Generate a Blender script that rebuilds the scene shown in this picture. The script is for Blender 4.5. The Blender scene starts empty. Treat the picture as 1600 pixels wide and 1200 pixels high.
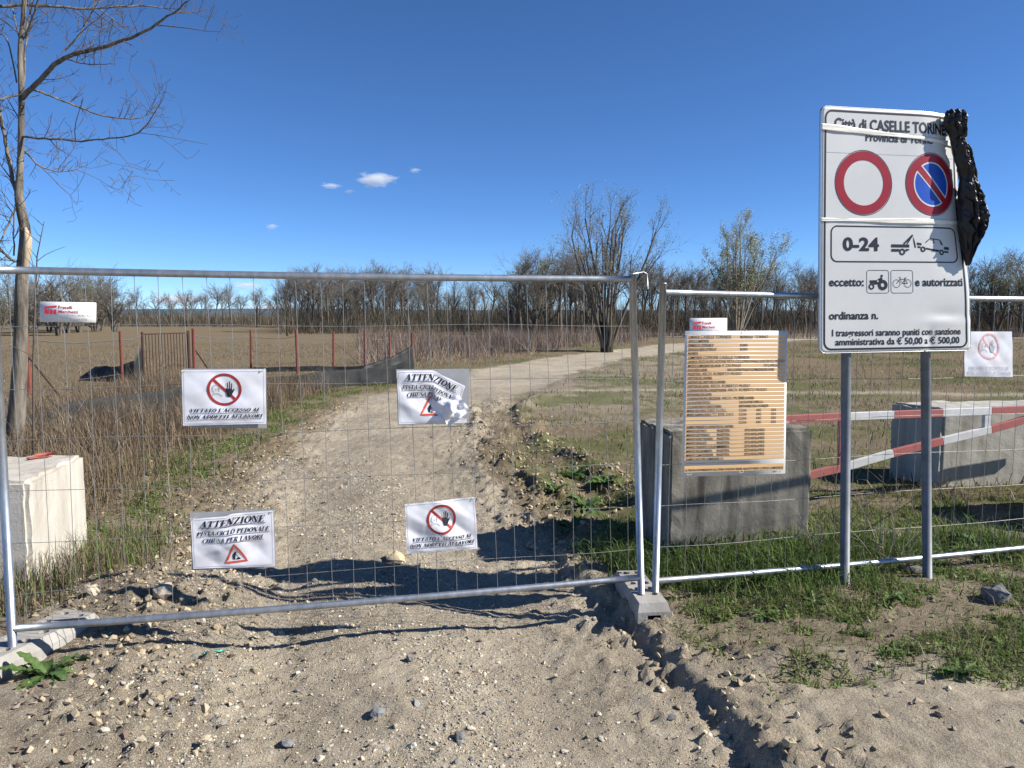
import bpy, math, random
import numpy as np
from mathutils import Vector

# ------------------------------------------------------------------ camera, sky, sun, exposure
scene = bpy.context.scene
COL = scene.collection
F_PX, CAM_H, PITCH = 1180.0, 1.75, math.atan(110 / 1180.0)
cam_data = bpy.data.cameras.new('camera')
cam_data.sensor_width = 36.0
cam_data.lens = F_PX / 1600.0 * 36.0
cam_data.clip_start, cam_data.clip_end = 0.05, 20000.0
cam = bpy.data.objects.new('camera', cam_data)
cam.location = (0, 0, CAM_H)
cam.rotation_euler = (math.pi / 2 - PITCH, 0, 0)
COL.objects.link(cam)
scene.camera = cam

SUN_EL, SUN_AZ = math.radians(36.0), math.radians(-9.0)   # azimuth measured from +X towards +Y
sun_dir = Vector((math.cos(SUN_EL) * math.cos(SUN_AZ), math.cos(SUN_EL) * math.sin(SUN_AZ), math.sin(SUN_EL)))
world = bpy.data.worlds.new('World'); scene.world = world; world.use_nodes = True
wn = world.node_tree; wn.nodes.clear()
sky = wn.nodes.new('ShaderNodeTexSky'); sky.sky_type = 'NISHITA'; sky.sun_disc = False
sky.sun_elevation = SUN_EL
sky.sun_rotation = math.pi / 2 - SUN_AZ
sky.altitude = 2000; sky.air_density = 0.7; sky.dust_density = 0.0; sky.ozone_density = 8.0
bg = wn.nodes.new('ShaderNodeBackground'); bg.inputs[1].default_value = 0.094
wo = wn.nodes.new('ShaderNodeOutputWorld')
hs = wn.nodes.new('ShaderNodeHueSaturation'); hs.inputs['Saturation'].default_value = 1.05
wn.links.new(sky.outputs[0], hs.inputs['Color']); wn.links.new(hs.outputs[0], bg.inputs[0]); wn.links.new(bg.outputs[0], wo.inputs[0])
sun_l = bpy.data.lights.new('sun', 'SUN'); sun_l.energy = 5.0; sun_l.angle = math.radians(0.5); sun_l.color = (1.0, 0.945, 0.86)
sun = bpy.data.objects.new('sun', sun_l); COL.objects.link(sun)
sun.rotation_euler = (-sun_dir).to_track_quat('-Z', 'Y').to_euler()
scene.view_settings.view_transform = 'Standard'
scene.view_settings.look = 'None'
scene.view_settings.exposure = 0.8
scene.cycles.volume_bounces = 10
scene.view_settings.gamma = 1.0
scene.view_settings.use_curve_mapping = False

rng = np.random.default_rng(7)
random.seed(7)

# ------------------------------------------------------------------ pixel -> direction helpers
CP, SP = math.cos(PITCH), math.sin(PITCH)
def ray(px, py):
    a, b = (px - 800) / F_PX, (py - 600) / F_PX
    return np.array([a, CP - b * SP, -SP - b * CP])
C0 = np.array([0, 0, CAM_H])
def at_z(px, py, z=0.0):
    d = ray(px, py); return C0 + d * ((z - CAM_H) / d[2])
def at_y(px, py, y):
    d = ray(px, py); return C0 + d * (y / d[1])
def on_plane(px, py, p, n):
    d = ray(px, py); return C0 + d * (np.dot(np.array(p) - C0, n) / np.dot(d, n))

# ------------------------------------------------------------------ noise
def _hash(ix, iy, seed):
    h = (ix.astype(np.int64) * 374761393 + iy.astype(np.int64) * 668265263 + seed * 1442695041) & 0xFFFFFFFF
    h = ((h ^ (h >> 13)) * 1274126177) & 0xFFFFFFFF
    return ((h ^ (h >> 16)) & 0xFFFF) / 65535.0
def vnoise(x, y, seed=0):
    x = np.asarray(x, float); y = np.asarray(y, float)
    ix, iy = np.floor(x), np.floor(y); fx, fy = x - ix, y - iy
    fx = fx * fx * fx * (fx * (fx * 6 - 15) + 10); fy = fy * fy * fy * (fy * (fy * 6 - 15) + 10)
    a, b = _hash(ix, iy, seed), _hash(ix + 1, iy, seed); c, d = _hash(ix, iy + 1, seed), _hash(ix + 1, iy + 1, seed)
    return (a + (b - a) * fx) * (1 - fy) + (c + (d - c) * fx) * fy
def fbm(x, y, seed=0, o=4, g=0.5):
    s = 0; a = 1; t = 0
    for i in range(o):
        k = 2.03 ** i
        s = s + a * vnoise(x * k * .8 + y * k * .6 + 17 * i, y * k * .8 - x * k * .6 - 9 * i, seed + i); t += a; a *= g
    return s / t
def sm(a, b, x):
    t = np.clip((np.asarray(x, float) - a) / (b - a), 0, 1); return t * t * (3 - 2 * t)

# ------------------------------------------------------------------ mesh helpers
def mesh_np(name, V, F, colors=None, smooth=False):
    V = np.asarray(V, np.float32); F = np.asarray(F, np.int32); k = F.shape[1]
    me = bpy.data.meshes.new(name)
    me.vertices.add(len(V)); me.vertices.foreach_set('co', V.ravel())
    me.loops.add(F.size); me.loops.foreach_set('vertex_index', F.ravel())
    me.polygons.add(len(F)); me.polygons.foreach_set('loop_start', np.arange(0, F.size, k, dtype=np.int32))
    me.polygons.foreach_set('loop_total', np.full(len(F), k, np.int32))
    me.polygons.foreach_set('use_smooth', np.full(len(F), bool(smooth)))
    me.update(calc_edges=True)
    if colors is not None:
        at = me.attributes.new('Col', 'FLOAT_COLOR', 'POINT')
        c = np.ones((len(V), 4), np.float32); c[:, :3] = colors
        at.data.foreach_set('color', c.ravel())
    return me
class MB:
    """collects polygons (any size) into one mesh"""
    def __init__(self): self.v = []; self.f = []
    def add(self, vs, fs):
        o = len(self.v); self.v += [tuple(map(float, p)) for p in vs]; self.f += [tuple(i + o for i in f) for f in fs]
    def box(self, c, s, ax=None):
        ax = ax or ((1, 0, 0), (0, 1, 0), (0, 0, 1)); c = np.array(c, float); ax = np.array(ax, float)
        vs = [c + ax[0] * s[0] * i / 2 + ax[1] * s[1] * j / 2 + ax[2] * s[2] * k / 2 for k in (-1, 1) for j in (-1, 1) for i in (-1, 1)]
        self.add(vs, [(0, 2, 3, 1), (4, 5, 7, 6), (0, 1, 5, 4), (2, 6, 7, 3), (0, 4, 6, 2), (1, 3, 7, 5)])
    def tube(self, pts, rs, n=6, cap=True):
        pts = [np.array(p, float) for p in pts]
        if np.isscalar(rs): rs = [rs] * len(pts)
        t0 = pts[1] - pts[0]; up = np.array([0, 0, 1.0]) if abs(t0[2]) < .9 * np.linalg.norm(t0) else np.array([1.0, 0, 0])
        vs = []
        for i, p in enumerate(pts):
            t = pts[min(i + 1, len(pts) - 1)] - pts[max(i - 1, 0)]; t = t / (np.linalg.norm(t) + 1e-9)
            a = np.cross(t, up); a /= np.linalg.norm(a) + 1e-9; b = np.cross(a, t)
            for k in range(n):
                w = 2 * math.pi * k / n; vs.append(p + rs[i] * (math.cos(w) * a + math.sin(w) * b))
        fs = [(i * n + k, (i + 1) * n + k, (i + 1) * n + (k + 1) % n, i * n + (k + 1) % n)[::-1] for i in range(len(pts) - 1) for k in range(n)]
        if cap: fs += [tuple(range(n)), tuple(range((len(pts) - 1) * n, len(pts) * n))[::-1]]
        self.add(vs, fs)
    def mesh(self, name, smooth=False):
        me = bpy.data.meshes.new(name); me.from_pydata(self.v, [], self.f); me.update()
        if smooth: me.polygons.foreach_set('use_smooth', np.ones(len(me.polygons), bool))
        return me
    def build(self, name, material, parent=None, smooth=False): return obj(name, self.mesh(name, smooth), material, parent)
def obj(name, me, material=None, parent=None):
    o = bpy.data.objects.new(name, me); COL.objects.link(o)
    if material is not None and not me.materials: me.materials.append(material)
    if parent is not None: o.parent = parent; o.matrix_parent_inverse = parent.matrix_basis.inverted() if False else o.matrix_parent_inverse
    return o
def tag(o, label=None, cat=None, group=None, kind=None):
    if label: o['label'] = label
    if cat: o['category'] = cat
    if group: o['group'] = group
    if kind: o['kind'] = kind
    return o
def thing(name, label, cat, loc=(0, 0, 0), rz=0, group=None):
    o = bpy.data.objects.new(name, None); COL.objects.link(o); o.location = loc; o.rotation_euler = (0, 0, rz)
    o.empty_display_size = .1
    return tag(o, label, cat, group)
def localize(me, loc):      # world-space mesh -> local to a thing's base at loc
    n = len(me.vertices); a = np.empty(n * 3, np.float32); me.vertices.foreach_get('co', a)
    a = a.reshape(-1, 3) - np.array(loc, np.float32); me.vertices.foreach_set('co', a.ravel()); me.update(); return me
def copy_tree(o, parent=None):
    c = o.copy(); COL.objects.link(c); c.parent = parent
    for ch in list(o.children): copy_tree(ch, c)
    return c
def bevel(o, w=.004, seg=2):
    m = o.modifiers.new('bevel', 'BEVEL'); m.width = w; m.segments = seg; m.limit_method = 'ANGLE'; return o

# ------------------------------------------------------------------ materials
def newmat(name):
    m = bpy.data.materials.new(name); m.use_nodes = True; nt = m.node_tree
    b = nt.nodes['Principled BSDF']; return m, nt, b
def N(nt, t, **kw):
    n = nt.nodes.new(t)
    for k, v in kw.items():
        if k.startswith('i_'):
            k = k[2:]; k = int(k) if k.isdigit() else k.replace('_', ' ')
            n.inputs[k].default_value = v
        else: setattr(n, k, v)
    return n
def noise_fac(nt, scale, detail=6, rough=.6, lo=.35, hi=.65, stretch=None):
    tc = N(nt, 'ShaderNodeTexCoord'); src = tc.outputs['Object']
    if stretch:
        mp = N(nt, 'ShaderNodeMapping'); mp.inputs['Scale'].default_value = stretch; nt.links.new(src, mp.inputs[0]); src = mp.outputs[0]
    n = N(nt, 'ShaderNodeTexNoise', i_Scale=scale, i_Detail=detail, i_Roughness=rough); nt.links.new(src, n.inputs['Vector'])
    r = N(nt, 'ShaderNodeMapRange'); r.inputs[1].default_value = lo; r.inputs[2].default_value = hi; nt.links.new(n.outputs[0], r.inputs[0])
    return r.outputs[0], n.outputs[0]
def mix(nt, f, a, b, mode='MIX'):
    m = N(nt, 'ShaderNodeMix', data_type='RGBA', blend_type=mode)
    for s, v in ((m.inputs[0], f), (m.inputs[6], a), (m.inputs[7], b)):
        if hasattr(v, 'links') or hasattr(v, 'is_linked'): nt.links.new(v, s)
        elif isinstance(v, (int, float)): s.default_value = v
        else: s.default_value = (*v, 1)
    return m.outputs[2]
def bump(nt, b, h, strength, dist):
    bp = N(nt, 'ShaderNodeBump', i_Strength=strength, i_Distance=dist); nt.links.new(h, bp.inputs['Height']); nt.links.new(bp.outputs[0], b.inputs['Normal']); return bp
def mat(name, c1, c2=None, scale=8, rough=.6, metal=0, spec=.4, bmp=0, bdist=.002, lo=.35, hi=.65, stretch=None, coat=0, trans=0):
    m, nt, b = newmat(name)
    b.inputs['Roughness'].default_value = rough; b.inputs['Metallic'].default_value = metal; b.inputs['Specular IOR Level'].default_value = spec
    if coat: b.inputs['Coat Weight'].default_value = coat; b.inputs['Coat Roughness'].default_value = .12
    if c2 is None: b.inputs['Base Color'].default_value = (*c1, 1)
    f, raw = noise_fac(nt, scale, lo=lo, hi=hi, stretch=stretch)
    if c2 is not None: nt.links.new(mix(nt, f, c1, c2), b.inputs['Base Color'])
    if bmp: bump(nt, b, raw, bmp, bdist)
    return m
def mat_attr(name, rough=.7, spec=.25, transl=0.0, gain=1.0):
    m, nt, b = newmat(name); b.inputs['Roughness'].default_value = rough; b.inputs['Specular IOR Level'].default_value = spec
    a = N(nt, 'ShaderNodeAttribute', attribute_name='Col'); nt.links.new(a.outputs['Color'], b.inputs['Base Color'])
    if transl:
        t = N(nt, 'ShaderNodeBsdfTranslucent'); nt.links.new(a.outputs['Color'], t.inputs[0])
        ms = N(nt, 'ShaderNodeMixShader', i_0=transl); nt.links.new(b.outputs[0], ms.inputs[1]); nt.links.new(t.outputs[0], ms.inputs[2])
        nt.links.new(ms.outputs[0], nt.nodes['Material Output'].inputs[0])
    return m
M = {}
M['galv'] = mat('galvanized_steel', (.50, .52, .54), (.33, .35, .37), scale=22, rough=.42, metal=.85, spec=.5, bmp=.08, bdist=.001, stretch=(1, 1, .4))
M['wire'] = mat('mesh_wire', (.34, .34, .33), (.24, .23, .215), scale=30, rough=.5, metal=.6)
M['post_grey'] = mat('painted_post', (.17, .185, .20), (.12, .13, .145), scale=12, rough=.55, metal=.25, bmp=.1)
M['paper'] = mat('white_paper', (.74, .74, .77), (.66, .66, .70), scale=5, rough=.32, spec=.5, coat=.25)
M['sleeve'] = mat('plastic_sleeve', (.30, .30, .31), (.36, .36, .37), scale=9, rough=.22, spec=.5)
M['ink'] = mat('black_ink', (.018, .018, .022), rough=.4)
M['ink_faded'] = mat('faded_ink', (.42, .42, .46), (.62, .62, .65), scale=40, rough=.4)
M['grey_ink'] = mat('grey_ink', (.36, .36, .40), rough=.4)
M['print_red'] = mat('print_red', (.34, .035, .03), (.28, .03, .026), scale=20, rough=.4)
M['print_red2'] = mat('print_orange_red', (.55, .09, .05), rough=.4)
M['print_pink'] = mat('print_faded_red', (.62, .25, .26), (.7, .5, .5), scale=40, rough=.4)
M['logo_red'] = mat('logo_red', (.50, .02, .035), rough=.4)
M['sign_white'] = mat('sign_white', (.58, .58, .56), (.535, .535, .515), scale=3, rough=.34, spec=.5)
M['sign_black'] = mat('sign_black', (.012, .012, .014), rough=.4)
M['sign_red'] = mat('sign_red', (.30, .008, .018), (.26, .008, .016), scale=10, rough=.35)
M['sign_blue'] = mat('sign_blue', (.008, .07, .42), (.006, .06, .36), scale=10, rough=.35)
M['alu_edge'] = mat('aluminium_edge', (.62, .63, .65), rough=.35, metal=.7)
M['tape'] = mat('packing_tape', (.78, .76, .66), (.70, .67, .57), scale=30, rough=.3, spec=.5, bmp=.3, bdist=.003, stretch=(1, 1, 6))
M['plastic'] = mat('black_plastic', (.010, .010, .011), (.016, .016, .018), scale=14, rough=.40, spec=.4, bmp=.15, bdist=.006)
M['board'] = mat('board_white', (.80, .80, .79), rough=.4)
M['board_orange'] = mat('board_orange', (.70, .455, .225), (.66, .425, .21), scale=4, rough=.45)
M['board_band'] = mat('board_pale_line', (.82, .66, .44), rough=.45)
M['bark'] = mat('locust_bark', (.235, .208, .168), (.085, .074, .060), scale=9, rough=.9, spec=.1, bmp=.9, bdist=.03, stretch=(1.6, 1.6, .22))
M['bare_wood'] = mat('bare_wood', (.50, .40, .28), (.40, .31, .21), scale=10, rough=.8, spec=.15, bmp=.4, stretch=(1, 1, .15))
M['twig'] = mat('twig_bark', (.135, .108, .082), (.085, .068, .055), scale=6, rough=.85, spec=.1)
M['far_bark'] = mat('far_bark', (.145, .128, .108), (.085, .075, .063), scale=.8, rough=.9, spec=.05)
M['far_bark_pale'] = mat('pale_bark', (.30, .26, .20), (.20, .17, .13), scale=.8, rough=.9, spec=.05)
M['far_twig'] = mat('far_twig', (.21, .188, .160), (.135, .122, .104), scale=.6, rough=.95, spec=.0)
M['ivy'] = mat('dark_ivy_bark', (.035, .032, .024), (.055, .046, .032), scale=3, rough=.9, spec=.1, bmp=.6, bdist=.03)
M['rust_red'] = mat('red_rusty_paint', (.21, .052, .036), (.13, .042, .032), scale=14, rough=.7, bmp=.2)
M['rust_dark'] = mat('dark_rust', (.085, .04, .026), (.05, .03, .024), scale=14, rough=.8)
M['old_wire'] = mat('old_wire', (.13, .135, .14), (.085, .085, .088), scale=6, rough=.7)
M['tarp'] = mat('dark_tarp', (.030, .031, .032), (.045, .046, .046), scale=4, rough=.9, spec=.08, bmp=.3, bdist=.03)
M['tarp_dark'] = mat('black_tarp', (.014, .015, .016), (.024, .025, .026), scale=4, rough=.6, spec=.3, bmp=.3, bdist=.03)
M['bar_red'] = mat('barrier_red', (.40, .125, .11), (.33, .11, .095), scale=16, rough=.55, bmp=.1)
M['bar_white'] = mat('barrier_white', (.62, .62, .61), (.50, .50, .48), scale=9, rough=.55, bmp=.1)
M['red_metal'] = mat('red_metal', (.36, .085, .058), (.22, .06, .042), scale=22, rough=.6, bmp=.3)
M['teal'] = mat('teal_plastic', (.05, .42, .30), (.04, .34, .25), scale=30, rough=.4)
M['leaf'] = mat_attr('leaf_green', rough=.5, spec=.35, transl=.25)
M['grassm'] = mat_attr('grass_blade', rough=.65, spec=.2, transl=.3)
M['stone'] = mat_attr('stone_grain', rough=.85, spec=.2)
M['brush'] = mat_attr('brush_twig', rough=.95, spec=0)

def concrete(name, base, dark, stain, stain_amt, moss=None):
    m, nt, b = newmat(name); b.inputs['Roughness'].default_value = .9; b.inputs['Specular IOR Level'].default_value = .15
    f1, r1 = noise_fac(nt, 3.0, lo=.35, hi=.7); f2, r2 = noise_fac(nt, 45, lo=.3, hi=.7, detail=8)
    f3, _ = noise_fac(nt, 2.6, lo=.42, hi=.70, stretch=(2.6, 2.6, .35), detail=5)
    c = mix(nt, f1, base, dark); c = mix(nt, f2, c, mix(nt, .5, c, dark)); 
    mm = N(nt, 'ShaderNodeMath', operation='MULTIPLY'); mm.inputs[1].default_value = stain_amt; nt.links.new(f3, mm.inputs[0])
    c = mix(nt, mm.outputs[0], c, stain)
    vo = N(nt, 'ShaderNodeTexVoronoi', i_Scale=38.0); tc = N(nt, 'ShaderNodeTexCoord'); nt.links.new(tc.outputs['Object'], vo.inputs['Vector'])
    rr = N(nt, 'ShaderNodeMapRange'); rr.inputs[1].default_value = .05; rr.inputs[2].default_value = .16; nt.links.new(vo.outputs[0], rr.inputs[0])
    ad = N(nt, 'ShaderNodeMath', operation='MULTIPLY_ADD'); ad.inputs[1].default_value = .35; nt.links.new(rr.outputs[0], ad.inputs[0]); nt.links.new(r2, ad.inputs[2])
    nt.links.new(c, b.inputs['Base Color']); bump(nt, b, ad.outputs[0], .5, .006)
    return m
M['conc_pale'] = concrete('pale_concrete', (.54, .51, .45), (.45, .42, .36), (.27, .235, .19), .65)
M['conc_grey'] = concrete('stained_concrete', (.33, .305, .25), (.20, .185, .155), (.06, .056, .048), .95)
M['conc_mid'] = concrete('grey_concrete', (.48, .46, .405), (.37, .355, .31), (.20, .19, .165), .7)
M['conc_foot'] = concrete('foot_concrete', (.40, .385, .355), (.31, .295, .27), (.19, .175, .155), .5)

def ground_material():
    m, nt, b = newmat('soil'); b.inputs['Roughness'].default_value = .95; b.inputs['Specular IOR Level'].default_value = .1
    a = N(nt, 'ShaderNodeAttribute', attribute_name='Col'); sep = N(nt, 'ShaderNodeSeparateColor'); nt.links.new(a.outputs['Color'], sep.inputs[0])
    pale, green, dry = sep.outputs[0], sep.outputs[1], sep.outputs[2]
    f1, r1 = noise_fac(nt, 1.3, lo=.3, hi=.7); f2, r2 = noise_fac(nt, 14, lo=.32, hi=.68, detail=8, rough=.7); f3, r3 = noise_fac(nt, 75, lo=.3, hi=.7, detail=6, rough=.75)
    soil = mix(nt, f1, (.205, .168, .118), (.275, .225, .155))            # churned earth
    road = mix(nt, f1, (.440, .376, .275), (.505, .432, .315))            # pale trodden dirt
    c = mix(nt, pale, soil, road)
    f6, _ = noise_fac(nt, .75, lo=.42, hi=.66, detail=5, rough=.65); c = mix(nt, f6, c, mix(nt, .55, c, (.17, .14, .10)))     # damp, darker earth
    f7, _ = noise_fac(nt, 4.5, lo=.50, hi=.68, detail=6, rough=.7); c = mix(nt, f7, c, mix(nt, .40, c, (.60, .54, .42)))     # dusty pale patches
    c = mix(nt, f2, c, mix(nt, .35, c, (.15, .125, .095)))
    f4, _ = noise_fac(nt, 210, lo=.52, hi=.62, detail=2)
    c = mix(nt, f4, c, mix(nt, .55, c, (.60, .56, .48)))                  # pale grit
    f5, _ = noise_fac(nt, 120, lo=.56, hi=.66, detail=3)
    c = mix(nt, f5, c, mix(nt, .60, c, (.10, .09, .075)))                 # dark grit
    dg = mix(nt, f2, (.205, .158, .095), (.125, .098, .058)); c = mix(nt, dry, c, dg)
    gg = mix(nt, f2, (.070, .100, .024), (.110, .115, .042)); c = mix(nt, green, c, gg)
    nt.links.new(c, b.inputs['Base Color'])
    ad = N(nt, 'ShaderNodeMath', operation='MULTIPLY_ADD'); ad.inputs[1].default_value = .4; nt.links.new(r3, ad.inputs[0]); nt.links.new(r2, ad.inputs[2])
    bump(nt, b, ad.outputs[0], .85, .04)
    return m
M['soil'] = ground_material()

# ------------------------------------------------------------------ terrain: one height field, road faces split off as their own sheet
RY = [-8, 2.8, 3.4, 4.0, 4.9, 6.0, 8.0, 10, 13, 16, 20, 24, 30, 36, 42, 60, 90]
RXL = [-1.2, -1.55, -1.75, -1.9, -2.15, -2.45, -2.8, -3.0, -3.2, -3.15, -2.1, -.9, 1.3, 4.2, 8.0, 24, 60]
RXR = [1.7, 1.12, .97, .83, .62, .30, -.15, -.45, -.45, .1, 1.2, 2.4, 4.8, 8.2, 12.5, 29, 66]
RDG = [(.55, 6.2), (.45, 6.7), (.2, 8.3), (-.4, 10.3), (-.7, 13.8), (0, 17)]
def edges(y): return np.interp(y, RY, RXL), np.interp(y, RY, RXR)
def masks(x, y):
    xl, xr = edges(y)
    wob = (fbm(x * 1.7, y * 1.7, 3) - .5); wob2 = (fbm(x * 6, y * 6, 5) - .5)
    far = sm(6, 14, y)
    eL = x - xl + wob * .7 + wob2 * .25; eR = xr - x + wob * (.12 + far * .7) + wob2 * .16
    return eL, eR, wob, wob2
def height(x, y):
    x = np.asarray(x, float); y = np.asarray(y, float)
    eL, eR, wob, wob2 = masks(x, y)
    near = 1 - sm(6.5, 12, y)
    z = -.075 * (1 - sm(6, 14, y)) + 0 * x
    cut = sm(-.35, .6, eL) * sm(-.03, .05 + .05 * fbm(x * 3, y * 3, 23), eR)
    cut_far = sm(-.35, .6, eL) * sm(-.5, .5, eR)
    z = z - cut * (.080 * (1 - sm(5.0, 6.6, y)) * (.65 + .7 * fbm(x * 1.3 + 4, y * 1.3, 25, 2))) - cut_far * (.05 * sm(4.6, 6.4, y) * (1 - sm(12, 30, y)))
    right = sm(.0, .5, -eR)
    z = z + right * near * .055 * sm(.9, 2.2, x)
    z = z + .13 * np.exp(-(((x + 2.35) / .55) ** 2 + ((y - 4.75) / .5) ** 2)) * (.6 + .8 * fbm(x * 5, y * 5, 21))
    z = z + .05 * np.exp(-(((x + 2.3) / .5) ** 2 + ((y - 3.3) / .9) ** 2))
    # ruts and gravelly crown of the road
    u = (x - (np.interp(y, RY, RXL) + np.interp(y, RY, RXR)) / 2)
    z = z + near * cut * (-.03 * np.exp(-((u + .75) / .22) ** 2) + .025 * np.exp(-((u + .05) / .3) ** 2) - .022 * np.exp(-((u - .65) / .3) ** 2))
    # churned ridge on the right of the track
    rx = np.interp(y, [p[1] for p in RDG], [p[0] for p in RDG]); rd = np.abs(x - rx)
    band = sm(5.2, 6.4, y) * (1 - sm(14, 18, y))
    brk = sm(.36, .56, fbm(x * 2.3, y * 1.9, 35, 3))
    z = z + band * np.exp(-(rd / .26) ** 2) * (.17 * fbm(x * 6.5, y * 5.2, 31, 3) - .03) * brk
    z = z - band * np.exp(-((x - rx - .55) / .16) ** 2) * .05 * brk
    z = z + band * np.exp(-((x - rx - .85) / .2) ** 2) * .17 * fbm(x * 6.5 + 9, y * 5.2, 33, 3) * sm(.36, .56, fbm(x * 2.3 + 7, y * 1.9, 37, 3))
    # faint tyre tread prints in the two lanes
    for c_, w_ in ((-.72, .16), (.62, .17)):
        lane = np.exp(-((u - c_) / w_) ** 4) * sm(.38, .54, fbm(x * .9 + c_ * 5, y * .7, 27, 2)) * (1 - sm(9, 13, y))
        z = z + lane * .009 * np.tanh(2.5 * np.sin(2 * np.pi * (y + .55 * np.abs(u - c_)) / .105))
    # pit and mounds on the right verge
    z = z - .07 * np.exp(-(((x - 1.55) / .28) ** 2 + ((y - 3.62) / .10) ** 2)) + .05 * np.exp(-(((x - 1.6) / .35) ** 2 + ((y - 3.82) / .12) ** 2))
    z = z - .05 * np.exp(-(((x - 2.45) / .16) ** 2 + ((y - 3.05) / .08) ** 2)) + .04 * np.exp(-(((x - 2.5) / .25) ** 2 + ((y - 3.2) / .1) ** 2))
    # roughness at several scales
    dist = np.hypot(x, y); lod = 1 - sm(9, 22, dist)
    rough = .30 + .70 * (1 - sm(.0, .8, np.minimum(np.abs(eL), np.abs(eR)))) * (1 - sm(12, 20, y))
    z = z + (fbm(x * 2.2, y * 2.2, 41) - .5) * .06 * (1 - .4 * cut)
    z = z + (fbm(x * 9, y * 9, 43, 4, .6) - .5) * .055 * rough * lod
    z = z + (fbm(x * 21, y * 21, 45, 2) - .5) * .018 * (.5 + .5 * rough) * lod
    z = z - .07 * np.exp(-(((x + 2.75) / .45) ** 2 + ((y - 3.75) / .35) ** 2))
    cl = fbm(x * 16, y * 16, 47, 2); z = z + np.maximum(cl - .56, 0) * .16 * rough * lod
    z = z + (fbm(x * .35, y * .35, 51, 2) - .5) * .16 * sm(8, 25, dist)
    # ground far off rolls very gently
    z = z + (fbm(x * .03, y * .03, 53, 2) - .5) * .5 * sm(40, 120, dist)
    return z
def H(x, y): return float(height(np.array([x]), np.array([y]))[0])
def cover(x, y):
    """material masks: pale trodden dirt, green turf, dry grass"""
    eL, eR, wob, wob2 = masks(x, y)
    road = sm(-.25, .35, eL) * sm(-.12, .12, eR)
    n1 = fbm(x * 1.1, y * 1.1, 61); n2 = fbm(x * 3.5, y * 3.5, 63)
    pale = road * (.72 + .5 * (n1 - .3)) * (1 - .35 * sm(.48, .62, n2) * (1 - sm(12, 20, y)))
    uu_ = x - (np.interp(y, RY, RXL) + np.interp(y, RY, RXR)) / 2
    pale = pale * (1 - .50 * np.exp(-((uu_ + .12) / .42) ** 2) * sm(.34, .56, fbm(x * 1.5, y * .8, 65)) * (1 - sm(8, 14, y))) * (1 - .55 * (1 - sm(.0, .7, eL)) * (1 - sm(10, 16, y)))
    pale = pale * (1 - .28 * sm(5.5, 9, y) * (1 - sm(16, 22, y)) * (.4 + 1.2 * sm(.4, .6, fbm(x * .8 + 3, y * .5, 64))))
    # pale bare soil on the right foreground
    bare = sm(-.05, .3, -eR) * (1 - sm(3.45, 4.0, y + (n1 - .5) * 1.2)) * sm(.8, 1.1, x)
    pale = np.maximum(pale, bare * .85)
    off = 1 - road
    # secondary dirt tracks right of the road
    t2 = np.exp(-((y - (17.2 - .10 * (x - 2))) / .55) ** 2) * sm(0, 1.5, x) * (1 - sm(14, 20, x))
    wide = sm(-.6, .2, eR + 3.2 + 2 * wob) * sm(11, 15, y) * (1 - sm(36, 44, y)) * off * (x > np.interp(y, RY, RXL))
    pale = np.maximum(pale, np.maximum(t2 * .8, wide * (.10 + .38 * sm(.45, .6, n2))))
    green = np.zeros_like(x)
    rv = sm(.05, .5, -eR) * sm(3.5, 4.1, y + (n1 - .5) * 1.3) * (1 - sm(8, 11, y))
    green = np.maximum(green, rv * sm(.40, .58, n2 + .15 * (n1 - .5)) * .8)
    lv = sm(.1, .5, -eL) * sm(5.2, 6.2, y) * (1 - sm(20, 24, y)) * (1 - sm(1.8, 3.2, -eL))
    green = np.maximum(green, lv * sm(.38, .60, n2) * .8)
    green = np.maximum(green, off * sm(14, 20, y) * sm(.5, .68, fbm(x * .5, y * .5, 67)) * .75 * (1 - sm(36, 50, y)) * sm(-5, -2.5, x))
    green = np.maximum(green, off * np.exp(-((y - 22 - .6 * np.maximum(x, 0) - .0 * x) / 3.5) ** 2) * sm(-1, 0, -eL) * sm(0, 1, x + 3) * .5)
    dry = off * sm(5.0, 7.5, y) * (1 - .5 * wide) * (.55 + .45 * n1)
    green = np.maximum(green, sm(.2, .8, -eR) * sm(5.6, 6.6, y) * (1 - sm(16, 26, y)) * sm(.46, .62, fbm(x * 1.4, y * 1.4, 69)) * .7)
    dry = np.maximum(dry, off * sm(13, 18, y) * (1 - wide) * .92)
    dry = np.maximum(dry, off * (x < -2.2) * .5 * sm(3.5, 5, y))
    dry = np.maximum(dry, rv * .45)
    dry = dry * (1 - sm(.3, .8, pale) * .8)
    return np.clip(pale, 0, 1), np.clip(green * (1 - sm(.4, .9, pale)), 0, 1), np.clip(dry, 0, 1)
def axis(dense0, dense1, step, end0, end1, g):
    a = list(np.arange(dense0, dense1, step)); s = step; p = a[-1]
    while p < end1: s = step + g * (p - dense1); s = max(s, step); p += s; a.append(p)
    b = []; p = dense0
    while p > end0: s = max(step, step + g * (dense0 - p)); p -= s; b.append(p)
    return np.array(b[::-1] + a)
gx = axis(-4.6, 4.6, .026, -420, 420, .075)
gy = axis(2.2, 7.2, .022, -12, 900, .019)
GX, GY = np.meshgrid(gx, gy)
GZ = height(GX, GY)
pale, green, dry = cover(GX, GY)
nx, ny = len(gx), len(gy)
V = np.stack([GX.ravel(), GY.ravel(), GZ.ravel()], 1)
Cc = np.stack([pale.ravel(), green.ravel(), dry.ravel()], 1)
ii = np.arange(nx * ny).reshape(ny, nx)
Fq = np.stack([ii[:-1, :-1].ravel(), ii[:-1, 1:].ravel(), ii[1:, 1:].ravel(), ii[1:, :-1].ravel()], 1)
xl_, xr_ = edges(GY); inside = ((GX > xl_) & (GX < xr_) & (GY < 60)).ravel()
onroad = inside[Fq].all(1)
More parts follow.
